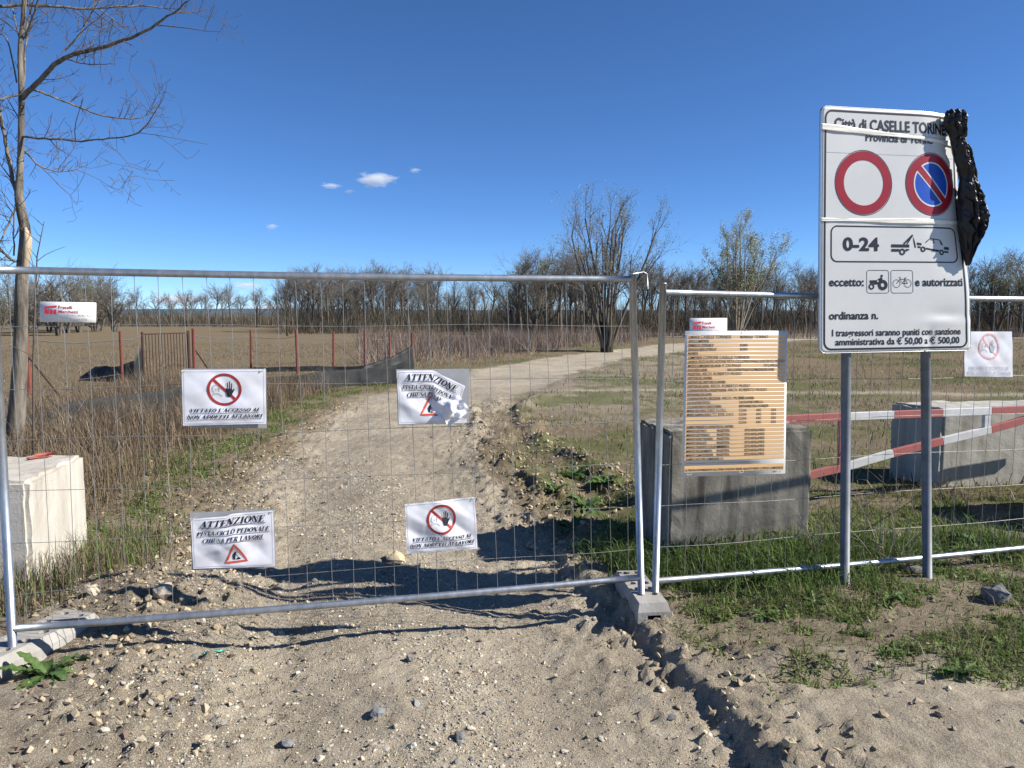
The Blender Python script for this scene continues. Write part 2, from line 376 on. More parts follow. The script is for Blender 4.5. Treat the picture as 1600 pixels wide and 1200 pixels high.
def sub_sheet(name, sel):
    f = Fq[sel]; u, inv = np.unique(f, return_inverse=True)
    me = mesh_np(name, V[u], inv.reshape(-1, 4), Cc[u], smooth=True); return tag(obj(name, me, M['soil']), kind='structure')
sub_sheet('ground', ~onroad)
sub_sheet('dirt_road', onroad)

# ------------------------------------------------------------------ scatter helpers (all vectorised)
def scatter(n, x0, x1, y0, y1, prob, bias=1.0):
    """random points in a rectangle kept with probability prob(x, y); nearer points favoured by bias"""
    x = rng.uniform(x0, x1, n); u = rng.uniform(0, 1, n) ** bias; y = y0 + (y1 - y0) * u
    k = rng.uniform(0, 1, n) < prob(x, y); return x[k], y[k]
def palette(n, cols, var=.18):
    cols = np.array(cols); c = cols[rng.integers(0, len(cols), n)]
    return np.clip(c * (1 + rng.normal(0, var, (n, 1))), .004, .9)
def blades(name, x, y, hmin, hmax, w, lean, cols, z0=-.01, curve=.6, hpow=1.5, segs=2):
    n = len(x); z = height(x, y) + z0
    h = hmin + (hmax - hmin) * rng.uniform(0, 1, n) ** hpow
    a = rng.uniform(0, 2 * np.pi, n); ln = np.abs(rng.normal(lean, lean * .6, n)) * h
    dx, dy = np.cos(a) * ln, np.sin(a) * ln; b = a + np.pi / 2 + rng.normal(0, .5, n); ww = w * rng.uniform(.6, 1.4, n)
    sx, sy = np.cos(b) * ww / 2, np.sin(b) * ww / 2
    P = np.zeros((n, 5, 3))
    P[:, 0] = np.stack([x - sx, y - sy, z], 1); P[:, 1] = np.stack([x + sx, y + sy, z], 1)
    mx, my, mz = x + dx * .38, y + dy * .38, z + h * (.62 + .1 * curve)
    P[:, 2] = np.stack([mx - sx * .8, my - sy * .8, mz], 1); P[:, 3] = np.stack([mx + sx * .8, my + sy * .8, mz], 1)
    P[:, 4] = np.stack([x + dx, y + dy, z + h * np.clip(1 - curve * .35 * (ln / h), .3, 1)], 1)
    o = (np.arange(n) * 5)[:, None]
    T = np.stack([o + [0, 1, 3], o + [0, 3, 2], o + [2, 3, 4]], 1).reshape(-1, 3)
    c = palette(n, cols); return mesh_np(name, P.reshape(-1, 3), T, np.repeat(c, 5, 0))
ICO_V = None
def ico():
    t = (1 + 5 ** .5) / 2
    v = np.array([(-1, t, 0), (1, t, 0), (-1, -t, 0), (1, -t, 0), (0, -1, t), (0, 1, t), (0, -1, -t), (0, 1, -t), (t, 0, -1), (t, 0, 1), (-t, 0, -1), (-t, 0, 1)], float)
    f = np.array([(0, 11, 5), (0, 5, 1), (0, 1, 7), (0, 7, 10), (0, 10, 11), (1, 5, 9), (5, 11, 4), (11, 10, 2), (10, 7, 6), (7, 1, 8), (3, 9, 4), (3, 4, 2), (3, 2, 6), (3, 6, 8), (3, 8, 9), (4, 9, 5), (2, 4, 11), (6, 2, 10), (8, 6, 7), (9, 8, 1)])
    return v / np.linalg.norm(v[0]), f
OCT_V = np.array([(1, 0, 0), (0, 1, 0), (-1, 0, 0), (0, -1, 0), (0, 0, 1), (.1, .1, -1)], float)
OCT_F = np.array([(0, 1, 4), (1, 2, 4), (2, 3, 4), (3, 0, 4), (1, 0, 5), (2, 1, 5), (3, 2, 5), (0, 3, 5)])
def stones(name, x, y, r, cols, flat=.65, jag=.25, sink=.25, var=.2, tiny=False):
    n = len(x); bv, bf = (OCT_V, OCT_F) if tiny else ico(); k = len(bv)
    P = bv[None] * (1 + rng.uniform(-jag, jag, (n, k, 1)))
    sc = np.stack([rng.uniform(.7, 1.25, n), rng.uniform(.7, 1.25, n), flat * rng.uniform(.7, 1.3, n)], 1)
    P = P * sc[:, None, :] * r[:, None, None]
    a = rng.uniform(0, 2 * np.pi, n); ca, sa = np.cos(a)[:, None], np.sin(a)[:, None]
    X = P[..., 0] * ca - P[..., 1] * sa; Y = P[..., 0] * sa + P[..., 1] * ca
    tl = rng.normal(0, .25, (n, 1)); Z = P[..., 2] + X * tl
    z = height(x, y)
    P = np.stack([X + x[:, None], Y + y[:, None], Z + (z + r * flat * (1 - 2 * sink))[:, None]], -1)
    T = (bf[None] + (np.arange(n) * k)[:, None, None]).reshape(-1, 3)
    return mesh_np(name, P.reshape(-1, 3), T, np.repeat(palette(n, cols, var), k, 0))

# gravel and earth crumbs on the track
STONE = [(.46, .41, .32), (.39, .35, .28), (.28, .26, .23), (.19, .19, .18), (.54, .49, .40), (.42, .36, .25), (.15, .15, .15)]
EARTH = [(.36, .30, .205), (.30, .245, .165), (.41, .345, .24), (.25, .20, .138)]
def p_gravel(x, y):
    eL, eR, w, w2 = masks(x, y); xl, xr = edges(y); u = x - (xl + xr) / 2
    crown = np.exp(-((u + .05) / .5) ** 2) + .8 * np.exp(-((eL - .1) / .45) ** 2)
    return np.clip(sm(-.6, .1, eL) * sm(-.05, .1, eR) * (.10 + .9 * crown * sm(.36, .56, fbm(x * 1.9, y * 1.9, 71))), 0, 1)
x, y = scatter(80000, -3.2, 1.6, 1.6, 9.5, p_gravel, 1.5)
r = .0035 + .0075 * rng.uniform(0, 1, len(x)) ** 3 + .012 * rng.uniform(.3, 1, len(x)) * (rng.uniform(0, 1, len(x)) > .965)
big_ = r > .0068
tag(obj('fine_gravel', stones('fine_gravel', x[~big_], y[~big_], r[~big_], STONE, jag=.32, sink=.42, tiny=True), M['stone']), 'fine gravel bedded in the dirt road', 'gravel', kind='stuff')
x, y, r = x[big_], y[big_], r[big_]
tag(obj('gravel', stones('gravel', x, y, r, STONE, jag=.32, sink=.42), M['stone']), 'loose grey and tan gravel scattered over the dirt road', 'gravel', kind='stuff')
def p_grit(x, y): return np.clip(.35 + p_gravel(x, y), 0, 1) * sm(-.5, .1, masks(x, y)[0]) * sm(-.1, .05, masks(x, y)[1]) * (.25 + .75 * sm(.36, .56, fbm(x * 2.6, y * 2.6, 73)))
x, y = scatter(145000, -3.0, 1.5, 1.6, 7.5, p_grit, 1.6)
r = .0022 + .0036 * rng.uniform(0, 1, len(x)) ** 2
tag(obj('grit', stones('grit', x, y, r, STONE + EARTH + EARTH, jag=.35, flat=.9, sink=.3, tiny=True), M['stone']), 'fine grit and crumbs covering the surface of the dirt road', 'grit', kind='stuff')
def p_crumb(x, y):
    eL, eR, w, w2 = masks(x, y); rx = np.interp(y, [p[1] for p in RDG], [p[0] for p in RDG])
    e = .40 * np.exp(-((eR - .05) / .13) ** 2) * (y < 6.5) + .8 * np.exp(-((x - rx) / .35) ** 2) * (y > 5.4) * (y < 15) + .7 * np.exp(-((x - rx - .85) / .25) ** 2) * (y > 5.4) * (y < 13)
    e = e + .9 * np.exp(-(((x + 2.3) / .6) ** 2 + ((y - 4.6) / .7) ** 2)) + .35 * np.exp(-((eL + .1) / .4) ** 2)
    e = e + .35 * (x > 1) * (y < 4) * sm(.4, .6, fbm(x * 2.5, y * 2.5, 75))
    return np.clip(e, 0, 1)
x, y = scatter(60000, -3.4, 3.6, 1.8, 15, p_crumb, 1.3)
r = .004 + .020 * rng.uniform(0, 1, len(x)) ** 3.5 + .014 * (rng.uniform(0, 1, len(x)) > .994)
tag(obj('earth_clods', stones('earth_clods', x, y, r, EARTH, flat=.8, jag=.45, sink=.35), M['stone']), 'crumbled tan earth clods along the edges of the dirt road', 'earth clods', kind='stuff')

# single stones that stand out
def rock(px, py, size, col, label, flat=.7, z=-.15):
    p = at_z(px, py, z); x, y = np.array([p[0]]), np.array([p[1]])
    me = stones('rock', x, y, np.array([size]), [col], flat=flat, jag=.22, sink=.22, var=.02)
    base = (p[0], p[1], H(p[0], p[1])); localize(me, base)
    o = obj('rock', me, M['stone']); o.location = base
    s = o.modifiers.new('sub', 'SUBSURF'); s.subdivision_type = 'SIMPLE'; s.levels = s.render_levels = 2
    tx = bpy.data.textures.new('rock', 'CLOUDS'); tx.noise_scale = size * .8
    d = o.modifiers.new('d', 'DISPLACE'); d.texture = tx; d.strength = size * .35; d.mid_level = .5
    return tag(o, label, 'rock')
rock(618, 876, .078, (.46, .38, .25), 'largest pale tan rock lying on the road behind the fence')
rock(652, 884, .035, (.42, .35, .24), 'small tan stone just right of the largest road rock', flat=.5)
rock(1555, 948, .085, (.16, .16, .16), 'grey boulder half buried in the grass at the right edge', z=-.03)
rock(1425, 895, .085, (.17, .165, .155), 'flat grey stone in the grass behind the right sign post', flat=.35, z=-.03)
rock(718, 1172, .030, (.15, .145, .14), 'dark angular stone alone in the near gravel', z=-.19)
rock(640, 1048, .026, (.20, .20, .19), 'upper grey stone of the small gravel cluster mid road', z=-.19)
rock(590, 1135, .030, (.19, .195, .20), 'blue grey stone in the gravel left of the dark angular one', z=-.19)
rock(450, 1168, .028, (.18, .185, .19), 'bluish stone in the gravel near the bottom left of the road', z=-.19)
rock(145, 935, .055, (.44, .38, .29), 'tan stone on the earth mound by the left fence foot', z=-.0)
rock(255, 940, .075, (.36, .32, .26), 'slab like stone in the left earth mound under the rail', flat=.5, z=0)
rock(317, 985, .026, (.52, .48, .40), 'cream pebble on the road slope below the left rail', z=-.12)
rock(745, 880, .018, (.6, .58, .53), 'white pebble at the shadow edge behind the fence', z=-.15)
rock(1110, 1165, .020, (.5, .46, .38), 'pale pebble on the smooth right lane of the road', z=-.19)
rock(1245, 1118, .024, (.48, .43, .33), 'pale clump on the bare soil right of the ledge', z=-.05)

# ------------------------------------------------------------------ temporary fence panels
def lerp(a, b, t): return a + (b - a) * t
class Panel:
    def __init__(self, BL, BR, TL, TR): self.c = [np.array(p, float) for p in (BL, BR, TL, TR)]; self.fix()
    def fix(self):
        BL, BR, TL, TR = self.c; n = np.cross(BR - BL, TL - BL); n /= np.linalg.norm(n)
        if n[1] > 0: n = -n
        self.n = n
    def P(self, s, t): BL, BR, TL, TR = self.c; return lerp(lerp(BL, BR, s), lerp(TL, TR, s), t)
def build_panel(label, pn, rails, nv, hz, seed):
    base = tuple(lerp(pn.c[0], pn.c[1], .5)); t = thing('temporary_fence', label, 'fence', base)
    rr = np.random.default_rng(seed); n = pn.n
    def put(nm, mb, m, smooth=True): return obj(nm, localize(mb.mesh(nm, smooth), base), m, t)
    for s in (0, 1):
        mb = MB(); mb.tube([pn.P(s, 0), pn.P(s, .5), pn.P(s, 1.0)], .0215, 14); po_ = put('post', mb, M['galv'])
        mb = MB(); mb.tube([pn.P(s, 1.0), pn.P(s, 1.003)], .0225, 14); put('post_cap', mb, M['galv']).parent = po_
    for tt, sag in zip(rails, (-.012, -.008)):
        pts = []
        for k in range(17):
            s = .004 + .992 * k / 16; p = pn.P(s, tt); p = p + np.array([0, 0, sag * math.sin(math.pi * s)]); pts.append(p)
        mb = MB(); mb.tube(pts, .0195, 14); put('rail', mb, M['galv'])
    for k in range(nv):
        s = (k + .62) / (nv + .24); t0, t1 = rails[0], rails[1]; pts = []; j = rr.normal(0, .0012); ph = rr.uniform(0, 6.3)
        for q in range(9):
            f = q / 8; p = pn.P(s + j + .0010 * math.sin(ph + f * 7), lerp(t0, t1, f)); p = p + n * (.004 + .006 * math.sin(ph * 2 + f * 9) * math.sin(math.pi * f)); pts.append(p)
        mb = MB(); mb.tube(pts,   .0016, 5, cap=False); put('upright_wire', mb, M['wire'])
    for zt in hz:
        pts = []; ph = rr.uniform(0, 6.3)
        for q in range(25):
            s = .006 + .988 * q / 24; p = pn.P(s, zt + .003 * math.sin(ph + q * .55)); p = p - n * (-.002 + .006 * math.sin(ph + q * .8)); pts.append(p)
        mb = MB(); mb.tube(pts, .0016, 5, cap=False); put('cross_wire', mb, M['wire'])
    return t, base
Aw = at_z(20, 1012, .02); Bw = at_z(1002, 927, .02)
L_P = Panel(Aw, Bw, at_y(-13, 414, Aw[1] + .0), at_y(988, 430, Bw[1]))
Rw = at_z(1024, 924, .02); ur = np.array([.970, .243, 0.0]); Re = Rw + ur * 3.5
Rt = at_y(1036, 443, Rw[1]); R_P = Panel(Rw, Re, Rt, Re + np.array([.0, 0, Rt[2] - Rw[2] - .03]))
left_t, left_b = build_panel('galvanized mesh fence panel closing the dirt road, hung with four paper notices', L_P, (.052, .988), 29, [.146, .281, .416, .551, .687, .848], 1)
right_t, right_b = build_panel('galvanized mesh fence panel behind the big white sign and orange notice board', R_P, (.035, .972), 29, [.146, .281, .416, .551, .687, .83], 2)
# bent hook that ties the left panel to its neighbour
hk = [at_y(989, 428, Bw[1] - .02), at_y(1006, 425, Bw[1] - .02), at_y(1011, 428, Bw[1] - .01), at_y(1012, 452, Bw[1])]
mb = MB(); mb.tube(hk, .004, 8); obj('hook', localize(mb.mesh('hook', True), left_b), M['galv'], left_t)

def fence_foot(label, px, py, length, width, ht, yaw, ztop):
    """long concrete foot with six blind holes, sloped ends and a notch underneath"""
    c = at_z(px, py, ztop); t = MB(); L, W = length / 2, width / 2
    ncx, ncy = 2, 6; zt = ht
    for i in range(ncx):
        for j in range(ncy):
            x0, x1 = lerp(-W * .86, W * .86, i / ncx), lerp(-W * .86, W * .86, (i + 1) / ncx); y0, y1 = lerp(-L * .93, L * .93, j / ncy), lerp(-L * .93, L * .93, (j + 1) / ncy)
            cx, cy = (x0 + x1) / 2, (y0 + y1) / 2; hole = not (j in (0,))
            out = [(x1, cy), (x1, y1), (cx, y1), (x0, y1), (x0, cy), (x0, y0), (cx, y0), (x1, y0)]
            rad = .026; inn = [(cx + rad * math.cos(k * math.pi / 4), cy + rad * math.sin(k * math.pi / 4)) for k in range(8)]
            vs = [(*p, zt) for p in out] + [(*p, zt) for p in inn] + [(p[0], p[1], zt - .055) for p in inn]
            fs = [(k, (k + 1) % 8, 8 + (k + 1) % 8, 8 + k) for k in range(8)]
            if hole: fs += [(8 + k, 8 + (k + 1) % 8, 16 + (k + 1) % 8, 16 + k) for k in range(8)] + [tuple(range(16, 24))]
            else: fs += [tuple(range(8, 16))]
            t.add(vs, fs)
    a, b = W * .86, L * .93
    top = [(-a, -b), (a, -b), (a, b), (-a, b)]; bot = [(-W, -L), (W, -L), (W, L), (-W, L)]
    for k in range(4):
        p, q = top[k], top[(k + 1) % 4]; pb, qb = bot[k], bot[(k + 1) % 4]
        if k in (0, 2):
            t.add([(*p, zt), (*q, zt), (*qb, zt - .05), (*pb, zt - .05)], [(3, 2, 1, 0)])
            # notch in the end
            m0, m1 = lerp(np.array(pb), np.array(qb), .3), lerp(np.array(pb), np.array(qb), .7)
            t.add([(*pb, zt - .05), (*qb, zt - .05), (*qb, 0), (*m1, 0), (*m1, .05), (*m0, .05), (*m0, 0), (*pb, 0)], [(0, 7, 6, 5), (0, 5, 4, 1), (1, 4, 3, 2)])
        else: t.add([(*p, zt), (*q, zt), (*qb, zt - .05), (*pb, zt - .05), (*qb, 0), (*pb, 0)], [(3, 2, 1, 0), (5, 4, 2, 3)])
    o = t.build('concrete_weight', M['conc_foot']); o.location = (c[0], c[1], ztop - ht); o.rotation_euler = (0, 0, yaw)
    return tag(o, label, 'fence weight', 'concrete feet of the fence panels')
fence_foot('concrete fence foot under the left post beside the dock plant', 42, 992, .74, .25, .15, -.28, .03)
fence_foot('concrete fence foot between the two inner posts at the ledge', 1001, 915, .62, .20, .12, .10, .022)

# ------------------------------------------------------------------ concrete blocks
def block(label, corner, dirx, diry, ht, m, sink=.25, chip=1.0, group='concrete blocks along the road'):
    """corner = near corner on plan, dirx / diry = edge vectors on plan"""
    cx, cy = corner; n = 14; seed = int(abs(cx) * 100) % 97
    import bmesh
    bm = bmesh.new(); bmesh.ops.create_cube(bm, size=1)
    bmesh.ops.bevel(bm, geom=bm.edges[:], offset=.022, segments=2, affect='EDGES')
    bmesh.ops.subdivide_edges(bm, edges=[e for e in bm.edges if e.calc_length() > .4], cuts=n, use_grid_fill=True)
    for v in bm.verts:
        a, b, c = v.co.x + .5, v.co.y + .5, v.co.z + .5
        x = dirx[0] * a + diry[0] * b; y = dirx[1] * a + diry[1] * b; z = -sink + (ht + sink) * c
        edge = sum(1 for q in (a, b, c) if q < .03 or q > .97)
        nz = float(fbm(np.array([x * 17 + z * 13]), np.array([y * 17 - z * 14]), seed)[0] - .5)
        k = chip * (.012 + (.03 if edge >= 2 else 0)) * nz
        v.co = (x + k * (.5 - a), y + k * (.5 - b), z + (k * (-1 if c > .5 else 0)))
    me = bpy.data.meshes.new('concrete_block'); bm.to_mesh(me); bm.free()
    o = obj('concrete_block', me, m); o.location = (cx, cy, 0); return tag(o, label, 'concrete block', group)
block('pale cream concrete block beside the left post, sunlit on its road side', (-3.2, 4.9), (-1.3, -.16), (-.16, .95), .65, M['conc_pale'], sink=.35)
block('weathered stained concrete block behind the orange notice board', (1.16, 5.50), (1.13, .19), (-.13, .66), .885, M['conc_grey'], sink=.25)
block('grey concrete block behind the red and white barrier', (4.38, 7.62), (1.75, .30), (-.26, .52), .79, M['conc_mid'], sink=.2)
block('grey concrete block at the far right edge near the fence, mostly out of view', (4.68, 5.95), (1.2, .22), (-.05, .6), .80, M['conc_mid'], sink=.2)
# broken red metal hinge lying on the pale block
hq = at_z(62, 716, .652); hp = Vector((hq[0], hq[1], .652)); t = thing('scrap_iron', 'red painted broken iron bracket lying on the pale concrete block', 'scrap iron', hp, .5); t.scale = (.62, .62, .62)
mb = MB(); mb.box((0, 0, .012), (.20, .05, .022)); bevel(mb.build('bracket_plate', M['red_metal'], t))
mb = MB(); mb.tube([(-.05, .02, .035), (.16, .05, .045)], .022, 10); mb.build('bracket_pin', M['red_metal'], t, True)
mb = MB(); mb.box((-.08, -.035, .02), (.10, .06, .016), ((.8, .6, 0), (-.6, .8, 0), (0, .1, 1))); bevel(mb.build('bracket_leaf', M['red_metal'], t))

# ------------------------------------------------------------------ red and white barrier gate
gA, gB = np.array([2.05, 6.70, .80]), np.array([5.75, 7.55, .885])
gt = thing('barrier_gate', 'red and white striped tapering barrier gate behind the sign posts', 'barrier gate', (gA[0], gA[1], 0))
gd = (gB - gA); gl = np.linalg.norm(gd); gd = gd / gl; gn = np.array([-gd[1], gd[0], 0]); gn /= np.linalg.norm(gn); gu = np.cross(gd, gn)
if gu[2] < 0: gu = -gu
def px_on_gate(px, py): return on_plane(px, py, gA, gn)
def gate_bar(p, q, cuts, first_red, th=.072):
    red = first_red; pts = [p] + cuts + [q]
    for a, b in zip(pts[:-1], pts[1:]):
        d = b - a; l = np.linalg.norm(d); d = d / l; w = np.cross(d, gn); mb = MB(); mb.box((a + b) / 2 - np.array([gA[0], gA[1], 0]), (l - .001, th * .6, th), (d, gn, w))
        bevel(mb.build('bar_stripe', M['bar_red' if red else 'bar_white'], gt), .003); red = not red
u0, u1 = px_on_gate(1150, 659), px_on_gate(1720, 634)
gate_bar(u0, u1, [px_on_gate(1316, 651), px_on_gate(1395, 648), px_on_gate(1471, 645), px_on_gate(1547, 642)], True)
l0, l1 = px_on_gate(1200, 757), px_on_gate(1655, 641)
gate_bar(l0, l1, [px_on_gate(1318, 730), px_on_gate(1394, 708), px_on_gate(1471, 689), px_on_gate(1547, 671)], True)
def gate_upright(px, y0, y1, w, m):
    a, b = px_on_gate(px, y0), px_on_gate(px, y1); mb = MB(); mb.box((a + b) / 2 - np.array([gA[0], gA[1], 0]), (w, .036, np.linalg.norm(b - a)), (gd, gn, gu)); bevel(mb.build('upright', m, gt), .003)
gate_upright(1312, 658, 727, .03, M['bar_red']); gate_upright(1541, 648, 669, .07, M['bar_white']); gate_upright(1205, 610, 800, .10, M['bar_red'])

# ------------------------------------------------------------------ flat printed sheets: mapping (u, v) -> 3D, text, shapes
_tc = {}
def text_2d(body, bold=.0, shear=0.0):
    key = (body, bold, shear)
    if key not in _tc:
        cu = bpy.data.curves.new('t', 'FONT'); cu.body = body; cu.offset = bold; cu.shear = shear; cu.resolution_u = 3; cu.fill_mode = 'FRONT'
        o = bpy.data.objects.new('t', cu); COL.objects.link(o); bpy.context.view_layer.update()
        me = bpy.data.meshes.new_from_object(o.evaluated_get(bpy.context.evaluated_depsgraph_get()))
        a = np.array([v.co[:2] for v in me.vertices]).reshape(-1, 2); f = [tuple(p.vertices) for p in me.polygons]
        bpy.data.objects.remove(o); bpy.data.curves.remove(cu); bpy.data.meshes.remove(me); _tc[key] = (a, f)
    return _tc[key]
def strip2(pts, w, closed=False):
    pts = np.array(pts, float); n = len(pts); w = np.full(n, w) if np.isscalar(w) else np.array(w)
    t = np.zeros_like(pts)
    for i in range(n):
        a = pts[i - 1] if (i > 0 or closed) else pts[i]; b = pts[(i + 1) % n] if (i < n - 1 or closed) else pts[i]
        t[i] = (b - a) / (np.linalg.norm(b - a) + 1e-9)
    nn = np.stack([-t[:, 1], t[:, 0]], 1); v = np.concatenate([pts + nn * w[:, None] / 2, pts - nn * w[:, None] / 2])
    m = n if closed else n - 1
    return v, [(i, n + i, n + (i + 1) % n, (i + 1) % n) for i in range(m)]
def arc2(cx, cy, rx, ry, a0, a1, n=24): return [(cx + rx * math.cos(math.radians(a0 + (a1 - a0) * k / n)), cy + ry * math.sin(math.radians(a0 + (a1 - a0) * k / n))) for k in range(n + 1)]
def serif_glyph(ch):
    TK, TN, S = .20, .065, .055; g = []
    def ln(x0, y0, x1, y1, w): g.append(strip2([(x0, y0), (x1, y1)], w))
    def sf(x, y, w=.34): ln(x - w / 2, y + (S / 2 if y < .5 else -S / 2), x + w / 2, y + (S / 2 if y < .5 else -S / 2), S)
    W = .7
    if ch == 'I': ln(.2, 0, .2, 1, TK); sf(.2, 0, .38); sf(.2, 1, .38); W = .40
    elif ch == 'L': ln(.2, 0, .2, 1, TK); sf(.2, 1, .38); ln(0, S / 2, .62, S / 2, S); ln(.60, 0, .62, .28, TN); W = .66
    elif ch == 'E': ln(.2, 0, .2, 1, TK); ln(0, S / 2, .62, S / 2, S); ln(0, 1 - S / 2, .6, 1 - S / 2, S); ln(.2, .52, .45, .52, S); ln(.62, 0, .62, .26, TN); ln(.59, .76, .59, 1, TN); ln(.45, .38, .45, .66, TN); W = .68
    elif ch == 'T': ln(.34, 0, .34, 1, TK); sf(.34, 0, .38); ln(0, 1 - S / 2, .68, 1 - S / 2, S); ln(.03, .74, .03, 1, TN); ln(.65, .74, .65, 1, TN); W = .70
    elif ch == 'A': ln(.07, 0, .36, 1, TN); ln(.62, 0, .36, 1, TK); ln(.17, .32, .52, .32, S); sf(.07, 0, .26); sf(.62, 0, .36); W = .78
    elif ch == 'V': ln(.13, 1, .40, 0, TK); ln(.66, 1, .40, 0, TN); sf(.13, 1, .36); sf(.66, 1, .26); W = .76
    elif ch == 'N': ln(.1, 0, .1, 1, TN); ln(.13, 1, .62, 0, TK); ln(.66, 0, .66, 1, TN); sf(.1, 0, .26); sf(.66, 1, .26); sf(.08, 1, .2); W = .78
    elif ch == 'H': ln(.17, 0, .17, 1, TK); ln(.63, 0, .63, 1, TK); ln(.17, .5, .63, .5, S); [sf(a, b) for a in (.17, .63) for b in (0, 1)]; W = .82
    elif ch == 'Z': ln(.03, 1 - S / 2, .62, 1 - S / 2, S); ln(.54, 1, .12, 0, TK); ln(.02, S / 2, .64, S / 2, S); ln(.05, .76, .05, 1, TN); ln(.62, 0, .62, .26, TN); W = .68
    elif ch in 'PR':
        ln(.2, 0, .2, 1, TK); sf(.2, 0, .38); sf(.2, 1, .38); p = [(.2, .97), (.42, .97), (.55, .9), (.58, .75), (.55, .58), (.42, .49), (.2, .49)]; g.append(strip2(p, [.06, .07, .13, .18, .13, .07, .06])); W = .68
        if ch == 'R': ln(.38, .5, .66, 0, TK * .9); sf(.68, 0, .2); W = .78
    elif ch == 'D': ln(.2, 0, .2, 1, TK); sf(.2, 0, .38); sf(.2, 1, .38); g.append(strip2([(.2, .97), (.42, .96), (.6, .82), (.66, .5), (.6, .18), (.42, .04), (.2, .03)], [.06, .08, .16, .2, .16, .08, .06])); W = .78
    elif ch == 'O': g.append(strip2(arc2(.4, .5, .29, .47, 0, 345, 23), [.07 + .13 * abs(math.cos(math.radians(15 * k))) for k in range(24)], True)); W = .80
    elif ch == 'C': g.append(strip2(arc2(.4, .5, .29, .47, 40, 320, 20), [.05 + .15 * max(0, -math.cos(math.radians(40 + 14 * k))) for k in range(21)])); ln(.64, .7, .66, 1, TN); ln(.64, .02, .66, .28, TN); W = .72
    elif ch == 'U': ln(.17, .25, .17, 1, TK); ln(.65, .25, .65, 1, TN); sf(.17, 1); sf(.65, 1, .24); g.append(strip2([(.17, .3), (.2, .1), (.36, .03), (.55, .08), (.65, .3)], [.2, .16, .08, .07, .065])); W = .78
    elif ch == 'S': g.append(strip2([(.52, .76), (.45, .94), (.28, .97), (.12, .85), (.14, .67), (.3, .54), (.45, .42), (.5, .22), (.38, .05), (.2, .03), (.07, .26)], [.05, .06, .08, .14, .18, .2, .18, .14, .08, .06, .05])); W = .6
    elif ch == "'": ln(.12, .68, .16, 1, .1); W = .25
    elif ch == ' ': W = .30
    return g, W
def serif_text(body, shear=.25):
    V, F = [], []; x = 0
    for ch in body:
        g, w = serif_glyph(ch)
        for v, f in g:
            o = len(V); V += [(x + p[0] + shear * p[1], p[1]) for p in v]; F += [tuple(i + o for i in q) for q in f]
        x += w + .04
    return np.array(V), F
